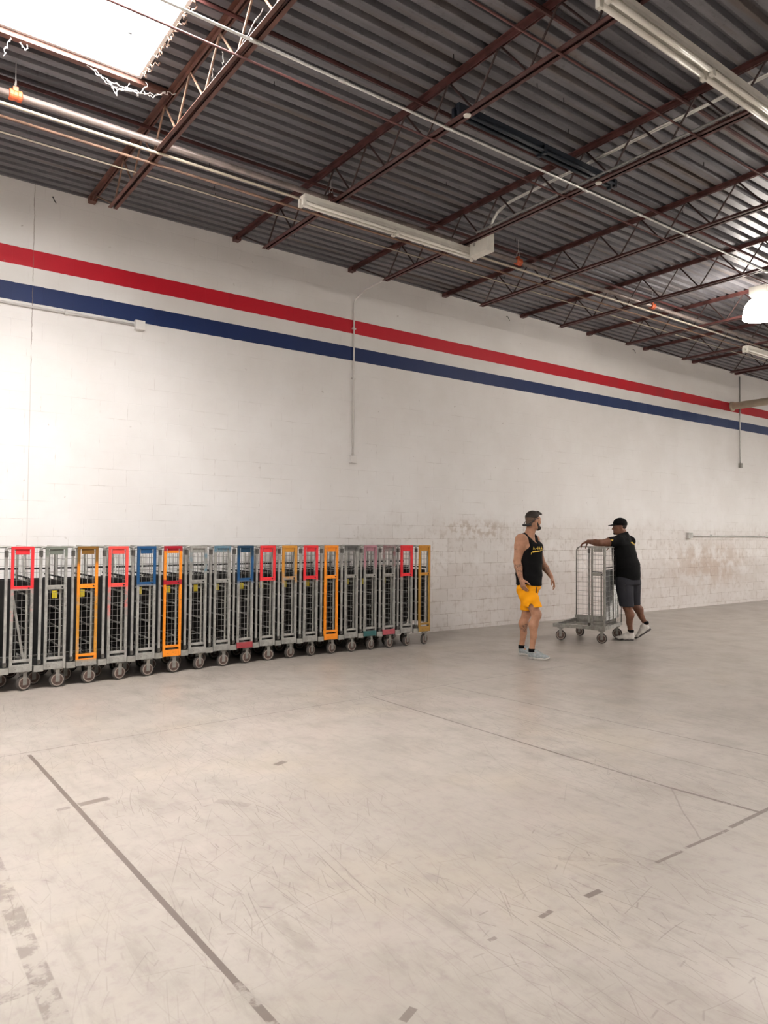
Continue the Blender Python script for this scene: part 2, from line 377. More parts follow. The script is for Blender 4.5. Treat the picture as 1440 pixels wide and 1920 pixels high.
# ------------------------------------------------------------------ roof steel
def joist(i, x, label):
    t = thing('bar_joist', label, 'roof joist', (x, YB, H-.004), 0, 'steel bar joists under the roof deck')
    m = M['joist'] if i else M['brown']
    def P(y, z): return (0, y-YB, z-H)
    mb = MB()
    for s in (-1, 1):
        mb.box(s*.008, s*.050, YF+.02-YB, -.02, -.006, 0).box(s*.008, s*.014, YF+.02-YB, -.02, -.046, 0)
    mb.box(-.04, .04, -.10, 0, -.055, -.004)
    mb.obj('top_chord', m, t)
    mb = MB()
    zb = 5.08-H
    for s in (-1, 1):
        mb.box(s*.008, s*.048, YF+.4-YB, 8.10-YB, zb, zb+.006).box(s*.008, s*.014, YF+.4-YB, 8.10-YB, zb, zb+.042)
    mb.obj('bottom_chord', m, t)
    mb = MB(); pts = [P(8.75, 5.46)]; y = 8.04
    while y > YF+.8:
        pts += [P(y, 5.10), P(y-.305, 5.475)]; y -= .61
    for a, b in zip(pts[:-1], pts[1:]): mb.tube([a, b], .010, 6)
    mb.obj('web_rod', M['tan_steel'] if i == 0 else M['web_steel'], t)
    return t
JL = {0: 'rust brown bar joist directly right of the bright skylight', -1: 'bar joist left of the skylight at the frame edge',
      1: 'dark red bar joist crossing above the left end of the unlit strip light', 2: 'dark red bar joist carrying white conduit and the grey junction box',
      3: 'bar joist that ends on the wall just right of the joist with white conduit', 4: 'fifth bar joist from the skylight, crossing mid roof',
      5: 'bar joist passing just in front of the lit dome lamp', 6: 'bar joist passing just behind the lit dome lamp', 7: 'bar joist over the left end of the distant strip light',
      8: 'bar joist ending above the long wall conduit at far right'}
for i in range(-3, 15):
    x = JX0+JS*i
    if i < -1: lab = 'bar joist outside the left of the view, %s from the skylight' % ('second' if i == -2 else 'third')
    else: lab = JL.get(i, 'far bar joist, %s beyond the wall conduit at far right' % ['first', 'second', 'third', 'fourth', 'fifth', 'sixth'][max(0, min(5, i-9))])
    if i == -2 or i == -3: continue
    joist(i, x, lab)

def line_x(name, mat, label, cat, x0, x1, y, z, r=None, wh=None, group=None):
    mb = MB()
    if r: mb.tube([(x0, y, z), (x1, y, z)], r, 10)
    else:
        w, h = wh; mb.box(x0, x1, y-w/2, y+w/2, z, z+.006).box(x0, x1, y-w/2, y-w/2+.006, z-h, z+.006)
    return tag(mb.obj(name, M[mat], smooth=bool(r)), label, cat, group)
G = 'bridging angles across the joists'
line_x('bridging_bar', 'joist', 'dark red flat bridging angle under the deck, crossing near the dark strip light', 'bridging bar', -4, 28, 5.03, 5.448, wh=(.045, .03), group=G)
line_x('bridging_bar', 'joist', 'dark red bridging angle under the deck, crossing above the thick sprinkler pipe', 'bridging bar', -4, 28, 6.93, 5.448, wh=(.045, .03), group=G)
line_x('bridging_bar', 'joist', 'dark bridging angle under the deck near the large strip light at top right', 'bridging bar', -4, 28, 3.58, 5.448, wh=(.045, .03), group=G)
line_x('bridging_bar', 'joist', 'thin rusty bridging rod below the joists beside the long white conduit', 'bridging bar', -4, 28, 4.90, 5.064, r=.009, group=G)
line_x('bridging_bar', 'tan_steel', 'thin pinkish bridging rod below the joists beside the cream conduit', 'bridging bar', -4, 28, 6.84, 5.064, r=.012, group=G)
line_x('bridging_bar', 'joist', 'thin dark red bridging rod below the joists nearest the top of the view', 'bridging bar', -4, 28, 3.45, 5.064, r=.009, group=G)
line_x('sprinkler_pipe', 'pipe', 'thick dull steel pipe running through the joists from upper left', 'pipe', -4, 28, 6.68, 5.19, r=.030)
line_x('conduit', 'cream_pipe', 'cream conduit slung under the joists beside the thick steel pipe', 'conduit', -4, 20, 6.62, 5.062, r=.013)
line_x('conduit', 'cream_pipe', 'thin cream conduit through the joists, nearest to the striped wall', 'conduit', -4, 24, 7.27, 5.14, r=.008)
mb = MB().tube([(-3, 4.68, 5.062), (11.2, 4.68, 5.062), (11.25, 4.9, 5.07), (11.3, 5.3, 5.3)], .011, 10)
for x in (2.29, 3.05, 4.14, 5.99, 6.9, 7.84, 9.7): mb.tube([(x-.04, 4.68, 5.062), (x+.04, 4.68, 5.062)], .016, 10)
tag(mb.obj('conduit', M['galv'], smooth=True), 'long white conduit slung under the joists, leading to the lit dome lamp', 'conduit')
# conduits along the third joist and the junction box
tag(MB().tube([(5.925, YF+1, 5.112), (5.925, 6.2, 5.112)], .012, 10).obj('conduit', M['galv'], smooth=True), 'pale conduit lying along the bottom chord of the joist with the junction box', 'conduit')
pts = [(6.12, YF+1, 5.42), (6.12, 5.75, 5.42), (6.12, 5.92, 5.41), (6.12, 6.06, 5.36), (6.12, 6.14, 5.28), (6.12, 6.17, 5.20), (6.12, 6.17, 5.12)]
tag(MB().tube(pts, .012, 10).tube([(p[0]+.03, p[1]+.02, p[2]) for p in pts], .009, 8).obj('conduit', M['galv'], smooth=True), 'pair of white conduits high in the joist that bend down into the junction box', 'conduit')
t = thing('junction_box', 'square pale grey junction box at the right end of the unlit strip light', 'junction box', (6.1, 6.29, 4.92))
MB().box(-.06, .06, -.15, .15, 0, .22).obj('box_body', M['white_paint'], t, bevel=.004)
MB().lathe([(.001, -.062), (.022, -.062), (.022, -.058)], (0, .07, .13), 'x', 14).obj('knockout', M['metal_gray'], t)
MB().box(-.02, .02, -.02, .02, .22, .25).obj('bracket', M['galv'], t)

# ------------------------------------------------------------------ lamps
def strip_light(label, x0, x1, y, z, mat='white_paint', tub='tube_off', w=.13, hb=.055):
    t = thing('strip_light', label, 'strip light', (x0, y, z), 0, 'unlit fluorescent strip lights')
    L = x1-x0
    mb = MB(); mb.box(.02, L-.02, -hb, hb, .03, .085)
    mb.add([(.02, -hb, .04), (L-.02, -hb, .04), (L-.02, -w/2, .005), (.02, -w/2, .005), (.02, hb, .04), (L-.02, hb, .04), (L-.02, w/2, .005), (.02, w/2, .005),
            (.02, -hb, .046), (L-.02, -hb, .046), (L-.02, -w/2, .011), (.02, -w/2, .011), (.02, hb, .046), (L-.02, hb, .046), (L-.02, w/2, .011), (.02, w/2, .011)],
           [(0, 1, 2, 3), (4, 7, 6, 5), (8, 11, 10, 9), (12, 13, 14, 15), (3, 2, 10, 11), (7, 15, 14, 6)])
    mb.obj('housing', M[mat], t)
    for s in (-1, 1):
        for a, b in ((.04, L/2-.01), (L/2+.01, L-.04)):
            MB().tube([(a, s*.035, 0), (b, s*.035, 0)], .019, 12).obj('lamp_tube', M[tub], t, smooth=True)
        for x in (.0, L/2-.02, L-.04):
            MB().box(x, x+.04, s*.035-.018, s*.035+.018, -.035, .05).obj('lamp_holder', M[mat], t, bevel=.003)
    for x in (.35, L-.35):
        MB().tube([(x, 0, .085), (x, 0, .12)], .006, 6).obj('hanger', M['galv'], t)
    return t
strip_light('long white unlit strip light hung beside the grey junction box', 3.72, 6.18, 6.50, 4.96)
strip_light('large white unlit strip light cut off at the top right corner', 3.80, 6.30, 2.84, 4.96)
strip_light('small distant unlit strip light at the right edge below the lit dome lamp', 12.98, 15.4, 6.63, 4.92)
strip_light('dark unpainted strip light tucked between the joists, with white discs near its ends', 4.25, 6.5, 4.72, 5.27, 'navy_black', 'navy_black', .06, .026)
for x, y, l in ((4.14, 4.45, 'small white disc stuck under a joist at the left end of the dark strip light'), (5.99, 4.52, 'small white disc stuck under a joist at the right end of the dark strip light')):
    tag(MB().lathe([(.001, -.012), (.03, -.012), (.033, -.006), (.033, 0)], (x, y, 5.078), 'z', 18).obj('disc', M['white_paint']), l, 'disc', 'white discs under the joists')
def bay_lamp(x, y, z, label):
    t = thing('dome_lamp', label, 'hanging lamp', (x, y, z), 0, 'lit dome lamps')
    t.rotation_euler = (0, 0, math.radians(8))
    prof = [(.10, .30), (.17, .27), (.225, .20), (.25, .12), (.262, .02), (.262, 0), (.24, -.012), (.12, -.02), (.001, -.02)]
    MB().lathe(prof, (0, 0, 0), 'z', 32).obj('lamp_shade', M['lampglow'], t, smooth=True)
    MB().box(-.15, .15, -.13, .13, .33, .46).obj('ballast_housing', M['white_paint'], t, bevel=.008)
    MB().lathe([(.12, .30), (.13, .33)], (0, 0, 0), 'z', 20).obj('collar', M['curb'], t)
    MB().tube([(0, 0, .46), (0, 0, H-z-.03)], .008, 6).obj('hanger', M['galv'], t)
    return t
bay_lamp(11.07, 5.4, 4.86, 'glowing white dome lamp hanging from a joist at the right edge')
bay_lamp(-2.2, 4.2, 4.77, 'added dome lamp brightening the floor and carts, unseen beyond the left edge')  # unseen lamp, added to brighten the left floor, wall and carts
bay_lamp(8.6, 2.2, 4.77, 'lit dome lamp just beyond the right edge, outside the view')
bay_lamp(18.5, 3.2, 4.77, 'lit dome lamp far off to the right, outside the view')
bay_lamp(18.5, -1.5, 4.77, 'lit dome lamp far right behind, outside the view')

# pipe clamps
for x, y, l, m in ((1.08, 6.68, 'orange clamp on the thick pipe below the skylight', 'orange'), (7.15, 6.68, 'small orange red clamp on the thick pipe, middle of the roof', 'orange'), (10.2, 6.68, 'tiny orange clamp on the thick pipe, near the lit dome lamp', 'orange'), (4.2, 6.68, 'dark red clamp on the thick pipe above the left end of the strip light', 'joist')):
    t = thing('pipe_clamp', l, 'pipe clamp', (x, y, 5.19), 0, 'clamps on the thick pipe')
    MB().lathe([(.040, -.05), (.046, -.045), (.046, -.02), (.041, -.012), (.041, .012), (.046, .02), (.046, .045), (.040, .05)], (0, 0, 0), 'x', 18).box(-.02, .02, -.02, .02, .03, .07).obj('collar', M[m], t)
    MB().tube([(0, .03*math.cos(a), .1+.03*math.sin(a)) for a in [k*math.pi/6 for k in range(13)]], .004, 6).tube([(0, 0, .13), (0, 0, .3)], .004, 6).obj('hanger_ring', M['galv'], t)

# fastener tips poking down through the deck
for k in range(46):
    x = random.uniform(2.5, 12); y = YB-.111+.0-.1524*random.randint(2, 42)+.03; y = YB+.05-.1524*random.randint(4, 44)-.04
    if .3 < x < 2.2 or abs((x-JX0)/JS-round((x-JX0)/JS)) < .04: continue
    tag(MB().tube([(x, y, H-.002), (x+.002, y, H-.045)], .004, 5).obj('roof_screw', M['darksteel']), 'tip of a roof screw poking down through the corrugated deck', 'screw', 'roof screw tips under the deck')
# cobwebs by the skylight
def web(paths, r, label, mat='cobweb'):
    mb = MB()
    for p in paths:
        pts = [Vector(a) for a in p]; fine = []
        for a, b in zip(pts[:-1], pts[1:]):
            for k in range(6):
                q = a.lerp(b, k/6); fine.append(q+Vector([random.uniform(-1, 1)*.012 for _ in range(3)]))
        fine.append(pts[-1]); mb.tube(fine, [r*random.uniform(.35, 1.2) for _ in fine], 5)
    return tag(mb.obj('cobweb', M[mat], smooth=True), label, 'cobweb', 'cobwebs at the skylight')
web([[(1.56, 6.33, 5.45), (1.68, 6.30, 5.39), (1.80, 6.28, 5.36), (1.92, 6.3, 5.37), (2.0, 6.3, 5.37), (2.1, 6.30, 5.40), (2.22, 6.28, 5.44), (2.29, 6.25, 5.45)],
     [(1.70, 6.3, 5.385), (1.76, 6.3, 5.33), (1.79, 6.3, 5.28), (1.83, 6.3, 5.34), (1.9, 6.3, 5.36)], [(1.76, 6.3, 5.33), (1.85, 6.3, 5.34), (1.95, 6.3, 5.37)],
     [(2.0, 6.3, 5.37), (2.04, 6.28, 5.43), (2.03, 6.28, 5.47)], [(1.97, 6.3, 5.37), (1.985, 6.3, 5.32), (1.96, 6.3, 5.36)], [(1.88, 6.3, 5.37), (1.9, 6.3, 5.42)], [(1.62, 6.32, 5.43), (1.70, 6.3, 5.36), (1.80, 6.3, 5.33), (1.9, 6.28, 5.35), (2.02, 6.28, 5.36)], [(2.04, 6.3, 5.39), (2.1, 6.28, 5.36), (2.2, 6.25, 5.43)]], .0055,
    'sagging white cobweb strand hanging at the corner of the skylight')
fr = []
for k in range(24):
    y = 6.2-k*.1; x = 1.985
    fr.append([(x, y, 5.5), (x+random.uniform(-.01, .03), y-.02, 5.46-random.random()*.03), (x+random.uniform(0, .06), y-.05, 5.47), (x+.02, y-.08, 5.5)])
web(fr, .006, 'ragged dusty fringe along the right edge of the skylight', 'rust_fringe')
web([[(1.05, 6.33, 5.45), (1.06, 6.33, 5.41), (1.09, 6.33, 5.40), (1.10, 6.33, 5.45)], [(.98, 6.33, 5.45), (.95, 6.33, 5.36), (.93, 6.33, 5.28)]], .006, 'small white loop of web under the skylight edge at far left')
web([[(2.29, 5.55, 5.12), (2.33, 5.5, 5.2), (2.30, 5.45, 5.27)], [(2.3, 5.55, 5.15), (2.35, 5.35, 5.25), (2.31, 5.3, 5.33)], [(2.29, 4.9, 5.15), (2.36, 4.7, 5.35)]], .005, 'thin cobweb in the open web of the joist beside the skylight')

# ------------------------------------------------------------------ wall fittings
YW = YB
t = thing('wall_conduit', 'white painted conduit dropping down the wall across both stripes to an outlet', 'conduit', (6.06, YW, 2.6))
def Wp(*ps, o=(6.06, YW, 2.6)): return [(a-o[0], b-o[1], c-o[2]) for a, b, c in ps]
MB().tube(Wp((6.06, YW-.018, 2.66), (6.06, YW-.018, 4.98), (6.065, YW-.04, 5.05), (6.09, YW-.10, 5.09), (6.03, 8.6, 5.10), (6.0, 8.15, 5.10)), .012, 10).obj('conduit_tube', M['wall_paint'], t, smooth=True)
MB().box(-.055, .055, -.05, 0, 0, .11).obj('outlet_box', M['wall_paint'], t, bevel=.004)
MB().box(-.03, .03, -.03, 0, 1.25, 1.27).box(-.03, .03, -.03, 0, 2.0, 2.02).obj('strap', M['wall_paint'], t)
t = thing('wall_conduit', 'white painted horizontal conduit just below the blue stripe at left, ending in a box', 'conduit', (2.88, YW, 4.03))
MB().tube([(-5, -.018, .055), (-.04, -.018, .055)], .013, 10).obj('conduit_tube', M['wall_paint'], t, smooth=True)
MB().box(-.06, .06, -.055, 0, 0, .115).obj('outlet_box', M['wall_paint'], t, bevel=.004)
MB().box(-.86, -.83, -.035, 0, .03, .08).obj('strap', M['wall_paint'], t)
t = thing('wall_conduit', 'thin grey conduit hanging down the far right wall to a small grey box', 'conduit', (17.26, YW, 3.22))
MB().tube([(0, -.02, .08), (0, -.02, 2.2)], .013, 10).obj('conduit_tube', M['galv'], t, smooth=True)
MB().box(-.05, .05, -.06, 0, 0, .11).obj('outlet_box', M['metal_gray'], t, bevel=.004)
t = thing('wall_conduit', 'silver horizontal conduit low on the far right wall beyond the man in the cap', 'conduit', (15.02, YW, 1.52))
MB().tube([(.05, -.03, .06), (10, -.03, .06)], .016, 10).obj('conduit_tube', M['galv'], t, smooth=True)
MB().box(-.09, .09, -.07, 0, 0, .13).obj('outlet_box', M['galv'], t, bevel=.004)
MB().box(.9, .93, -.05, 0, .03, .09).box(3.5, 3.53, -.05, 0, .03, .09).obj('strap', M['galv'], t)
mb = MB().tube([(16.9, YW-.002, 4.66), (16.9, YF+1, 4.66)], .085, 20)
tag(mb.tube([(16.9, YW-.002, 4.66), (16.9, YW-.05, 4.66)], .11, 20).obj('duct_pipe', M['duct'], smooth=True), 'wide tan pipe coming out of the wall over the red stripe at right edge', 'pipe')
# small hooks and bolt stubs at the wall top
for k, (x, l) in enumerate(((1.86, 'small insulator hook on the wall left of the skylight joist'), (9.3, 'small hook on the wall top between two middle joists'), (13.0, 'small hook on the wall top toward the far right'))):
    tag(MB().tube([(x, YW, 5.40), (x, YW-.03, 5.395), (x+.01, YW-.05, 5.35), (x+.03, YW-.05, 5.32)], .005, 6).obj('wall_hook', M['darksteel'], smooth=True), l, 'hook', 'hooks at the wall top')

# ------------------------------------------------------------------ roll carts
def paint_mat(name, rules, basecol=(.285, .28, .26)):
    """rules: (zmin, zmax, colour, feather, amount)"""
    n = NT(name, .42, .12, .5); p = n.objco(); z = n.xyz(p)[2]
    f = n.noise(p, 14, 4, .6); g = n.noise(p, 45, 3, .6)
    c = n.mix(n.ss(f, .3, .7), tuple(q*.78 for q in basecol), tuple(q*1.25 for q in basecol))
    for z0, z1, col, fe, am in rules:
        zz = n.add(z, n.mul(n.sub(f, .5), fe*1.5))
        m = n.mul(n.ss(zz, z0-fe, z0+fe), n.ss(zz, z1+fe, z1-fe))
        if am < 1: m = n.mul(m, n.ss(f, 1-am-.15, 1-am+.15))
        c = n.mix(m, c, n.mix(n.mul(n.ss(f, .35, .75), .30), col, tuple(q*.55 for q in col)))
    c = n.mix(n.mul(n.ss(g, .60, .72), .45), c, (.09, .075, .06))
    n.base(c); return n.m
RED = (.80, .030, .040); CORAL = (.82, .085, .07); CRIM = (.40, .006, .022); ORG = (.86, .27, .015); OLV = (.21, .10, .015); BLU = (.008, .075, .20); DBL = (.006, .045, .095)
TEAL = (.03, .12, .12); PINK = (.42, .20, .24); TAN = (.42, .24, .055); AMB = (.58, .26, .03); LB = (.10, .20, .27); DK = (.10, .10, .095)
T = 9.
CARTS = [  # (rules, tag, diagonal bar, label)
 ([], False, False, 'grey folded roll cart, leftmost in the row, cut off by the frame edge'),
 ([(.99, T, RED, .012, 1), (.74, 1., RED, .10, .35)], False, True, 'roll cart with bright red top and diagonal bar, leftmost whole one in the row'),
 ([(1.3, T, (.17, .19, .16), .02, .7)], True, False, 'plain grey roll cart between the leftmost red-topped and the orange-framed one'),
 ([(.18+.07, T, AMB, .03, .62), (.9, 1.3, ORG, .05, .8), (1.22, T, OLV, .04, .85), (.255, .31, ORG, .01, 1)], True, False, 'roll cart with faded orange frame and olive brown top'),
 ([(.975, T, CORAL, .012, 1), (.72, 1., CORAL, .10, .45)], False, False, 'roll cart with a coral red top half, just left of the blue-topped one'),
 ([(.985, T, BLU, .015, 1)], True, False, 'roll cart with a clear blue top, left of the one with crimson bars'),
 ([(.10, T, ORG, .02, .9), (1.345, T, CRIM, .01, 1), (.975, 1.03, CRIM, .006, 1)], True, False, 'orange roll cart with crimson top and middle bars'),
 ([(1.1, 1.32, LB, .03, .45)], True, False, 'grey roll cart directly right of the orange and crimson one'),
 ([(1.33, T, LB, .02, .6)], True, False, 'grey roll cart with light blue dab at top, left of the navy-topped one'),
 ([(.97, T, BLU, .03, .85), (1.28, T, DBL, .03, .9), (.10, .262, (.36, .05, .06), .008, .9)], True, False, 'roll cart with navy top and crimson base plate'),
 ([(.975, T, RED, .010, 1)], True, False, 'roll cart with bright red top, right of the navy-topped one'),
 ([(1.05, T, AMB, .05, .9), (.95, 1.1, AMB, .04, .5)], True, False, 'roll cart with amber top between two bright red-topped ones'),
 ([(.965, T, RED, .012, 1)], True, False, 'roll cart with bright red top, just left of the all orange one'),
 ([(.10, T, ORG, .02, 1)], True, False, 'roll cart with its end frame orange from top to base'),
 ([(1.33, T, DK, .02, .9)], True, False, 'grey roll cart with a dark top bar, right of the all orange one'),
 ([(1.10, T, PINK, .05, .75), (.10, .262, TEAL, .008, .85)], True, False, 'roll cart with pale pink top and teal base plate'),
 ([(1.12, T, (.25, .12, .13), .05, .5), (.10, .262, (.42, .08, .10), .008, .9)], True, False, 'grey roll cart with a scuffed crimson base plate, third from the right end'),
 ([(.965, T, RED, .012, 1), (.8, .97, RED, .05, .3)], False, False, 'roll cart with bright red top, second from the right end of the row'),
 ([(.10, T, TAN, .02, .8), (.98, T, AMB, .03, .85)], False, False, 'tan and amber roll cart at the right end of the row')]

def caster(parent, x, y, rot=0.):
    r = .074
    c = thing('caster', None, None, (x, y, 0), rot); c.parent = parent
    MB().box(-.045, .045, -.035, .035, .176, .19).box(-.02, .02, -.029, -.024, .055, .18).box(-.02, .02, .024, .029, .055, .18).tube([(0, -.035, r), (0, .035, r)], .009, 8).obj('fork', M['metal_gray'], c, bevel=.002)
    prof = [(r-.012, -.019), (r-.004, -.016), (r, -.009), (r, .009), (r-.004, .016), (r-.012, .019)]
    MB().lathe(prof, (0, 0, r), 'y', 28).obj('wheel', M['rubber'], c, smooth=False)
    MB().lathe([(r-.024, -.0215), (r-.015, -.0215), (r-.015, .0215), (r-.024, .0215)], (0, 0, r), 'y', 28).obj('wheel_ring', M['ring'], c)
    MB().lathe([(.012, -.024), (r-.024, -.022), (r-.024, .022), (.012, .024)], (0, 0, r), 'y', 24).obj('hub', M['hub'], c)
    return c

def mesh_grid(o, e1, e2, L1, L2, n1, n2, r=.0016):
    """wires: n1 lines running along e2, n2 lines running along e1"""
    mb = MB(); o, e1, e2 = Vector(o), Vector(e1), Vector(e2)
    for i in range(n1):
        a = o+e1*(L1*(i+.5)/n1); mb.beam(a, a+e2*L2, r*2, r*2)
    for j in range(n2):
        a = o+e2*(L2*(j+.5)/n2); mb.beam(a, a+e1*L1, r*2, r*2)
    return mb

def cart(rules, has_tag, diag, label, loc, rz, opened=False, idx=0):
    t = thing('roll_cart', label, 'roll cart', loc, rz, None if opened else 'folded roll carts lined up along the wall')
    g = M['metal_gray']; D = .86; XB = -.78 if opened else -.30
    # base
    mb = MB(); zb0, zb1 = .195, .245
    mb.box(XB, -.202, -.002 if opened else .008, .045, zb0, zb1) if opened else mb.box(-.288, -.202, .010, .045, zb0-.02, zb1-.01)
    mb.box(-.202, 0, .006, .045, zb0, zb1).box(-.045, 0, .045, D, zb0, zb1)
    by = .66 if opened else .60
    if opened:
        mb.beam((XB+.02, .02, .22), (XB+.13, by, .26), .045, .05)
        mb.box(XB+.11, -.045, by-.02, by+.02, .25, .33).box(XB+.11, -.045, by+.02, by+.05, .20, .26)
        mb.beam((XB+.05, .30, .235), (-.045, .30, .235), .03, .03)
    else:
        mb.beam((-.27, .04, .21), (-.27, by, .21), .035, .035); mb.box(-.287, -.045, by, by+.035, .20, .25); MB().box(-.285, -.046, .05, D, .202, .228).obj('shade_plate', M['darksteel'], t)  # dark plate added under the row carts to block light and deepen their shade
    mb.obj('base_frame', g, t)
    # end panel
    pm = paint_mat('cart_paint_%02d' % idx, rules) if rules else g
    mb = MB(); w = .026
    mb.box(-.202, -.202+w, -.006, .022, .19, 1.40).box(-w, 0, -.006, .022, .19, 1.40)
    mb.box(-.202+w, -w, -.006, .022, 1.372, 1.40).box(-.202+w+.012, -w-.012, .006, .012, 1.322, 1.372)
    mb.box(-.202+w, -w, -.007, .004, .975, 1.018).box(-.202+w, -w, -.006, .012, .285, .312)
    mb.box(-.202+w, -w, -.005, .006, .19, .262)
    ep = mb.obj('end_panel', pm, t, bevel=.002)
    mesh_grid((-.202+w, .014, .31), (1, 0, 0), (0, 0, 1), .202-2*w, 1.0, 3, 15, .0015).obj('wire_mesh', M['wire'], ep)
    MB().lathe([(.001, -.012), (.009, -.012), (.009, -.006)], (-.045, 0, .997), 'y', 10).obj('latch', M['black'], ep)
    MB().box(-.066, -.046, .016, .024, .31, .98).obj('inner_bar', g, ep)
    if diag: MB().beam((-.185, .03, .96), (-.075, .03, .31), .012, .022).obj('brace', g, ep)
    # gate post beside the end panel
    mb = MB()
    px = -.240
    mb.box(px-.013, px+.013, .016, .040, .245, 1.385).obj('gate_post', M['galv_post'], t, bevel=.003)
    for z0, z1 in ((1.30, 1.36), (.25, .29)): MB().box(px-.016, px+.016, .008, .045, z0, z1).obj('hinge_bracket', M['bracket'], t, bevel=.004)
    MB().tube([(px, .03, 1.36), (px+.01, .03, 1.385), (px+.04, .03, 1.39), (-.01, .03, 1.39)], .013, 8).obj('top_rail', g, t, smooth=True)
    # side panel along the right side
    mb = MB(); xs = -.010
    for y in (.045, .42, D-.02): mb.tube([(xs, y, .245), (xs, y, 1.385)], .010, 8)
    mb.tube([(xs, .03, 1.388), (xs, D-.02, 1.388)], .011, 8)
    sp = mb.obj('side_panel', g, t, smooth=True)
    mesh_grid((xs+.004, .045, .26), (0, 1, 0), (0, 0, 1), D-.07, 1.12, 13, 15, .0014).obj('wire_mesh', M['wire'], sp)
    # back panel with rounded shoulders
    yb = by; xl = XB+.13 if opened else -.285
    xr = -.045
    mb = MB(); R = .07; pts = [(xl, yb, .25), (xl, yb, 1.385-R)]
    for k in range(1, 6): a = k*math.pi/10; pts.append((xl+R-R*math.cos(a), yb, 1.385-R+R*math.sin(a)))
    for k in range(0, 5): a = k*math.pi/10; pts.append((xr-R+R*math.sin(a), yb, 1.385-R+R*math.cos(a)))
    pts += [(xr, yb, 1.385-R), (xr, yb, .25)]
    bp = mb.tube(pts, .0115, 8).obj('back_panel', g, t, smooth=True)
    mesh_grid((xl, yb, .32), (1, 0, 0), (0, 0, 1), xr-xl, 1.04, 9 if opened else 5, 15, .0017).obj('wire_mesh', M['wire'], bp)
    mb = MB()
    if not opened: mb.beam((xl, yb-.03, 1.16), (xr, yb-.03, 1.16), .014, .02).beam((xl, yb-.03, 1.05), (xr, yb-.03, 1.05), .014, .02).obj('cross_rail', M['darksteel'], bp)
    # folded shelf leaning on the side panel
    xf = -.040
    mb = MB().box(xf-.0015, xf+.0015, .07, D-.05, .32, 1.05)
    mb.box(xf-.016, xf, .07, D-.05, 1.035, 1.055).box(xf-.016, xf, .07, D-.05, .315, .335)
    fs = mb.obj('folded_shelf', M['sheet'] if opened else M['shadesheet'], t)
    for z in (.40, .58, .76, .92): MB().beam((xf-.006, .07, z), (xf-.006, D-.05, z+.01), .010, .016).obj('shelf_rib', M['wire'] if opened else M['galv_post'], fs)
    if not opened: MB().box(-.275, -.050, by-.060, by-.052, .27, 1.03).box(-.275, -.050, by-.066, by-.046, 1.03, 1.045).obj('folded_deck', M['shadesheet'], t)
    MB().tube([(xf, .05, 1.09), (xf, D-.06, 1.09)], .009, 8).obj('shelf_rod', M['darksteel'], t, smooth=True)
    if has_tag:
        k = (idx*37 % 5)*.012
        MB().box(-.165+k, -.115+k, .10, .104, .88, .955).obj('tag', M['yellow'], t)
    if opened:
        MB().tube([(-.04, -.0, 1.03), (-.04, -.03, 1.03), (-.17, -.035, 1.035)], .006, 8).obj('latch_handle', M['black'], t, smooth=True)
    for (cx, cy, ca) in ((-.062, .055, .15), (-.06, D-.07, .2)) + (((XB+.10, .06, .25), (XB+.18, by+.02, -.3)) if opened else ((-.235, .30, .1), (-.235, by-.02, .1))):
        caster(t, cx, cy, ca + (random.uniform(-.25, .25) if not opened else 0))
    return t
for i, (rules, tg, dg, lab) in enumerate(CARTS):
    k = i-1
    x = 1.525+.3067*k
    yw = [7.84, 7.84, 7.84, 7.87, 7.87, 7.90, 7.94, 7.97, 8.00, 8.03, 8.05, 8.06, 8.06, 8.06, 8.05, 8.05, 8.04, 8.04, 8.02][i]
    cart(rules, tg, dg, lab, (x, yw-.055, 0), 0, False, i)
ang = math.atan2(-.944, .33)
cart([], False, False, 'bare grey roll cart with open mesh sides pushed by the man in the cap', (8.83, 6.56, 0), ang, True, 20)

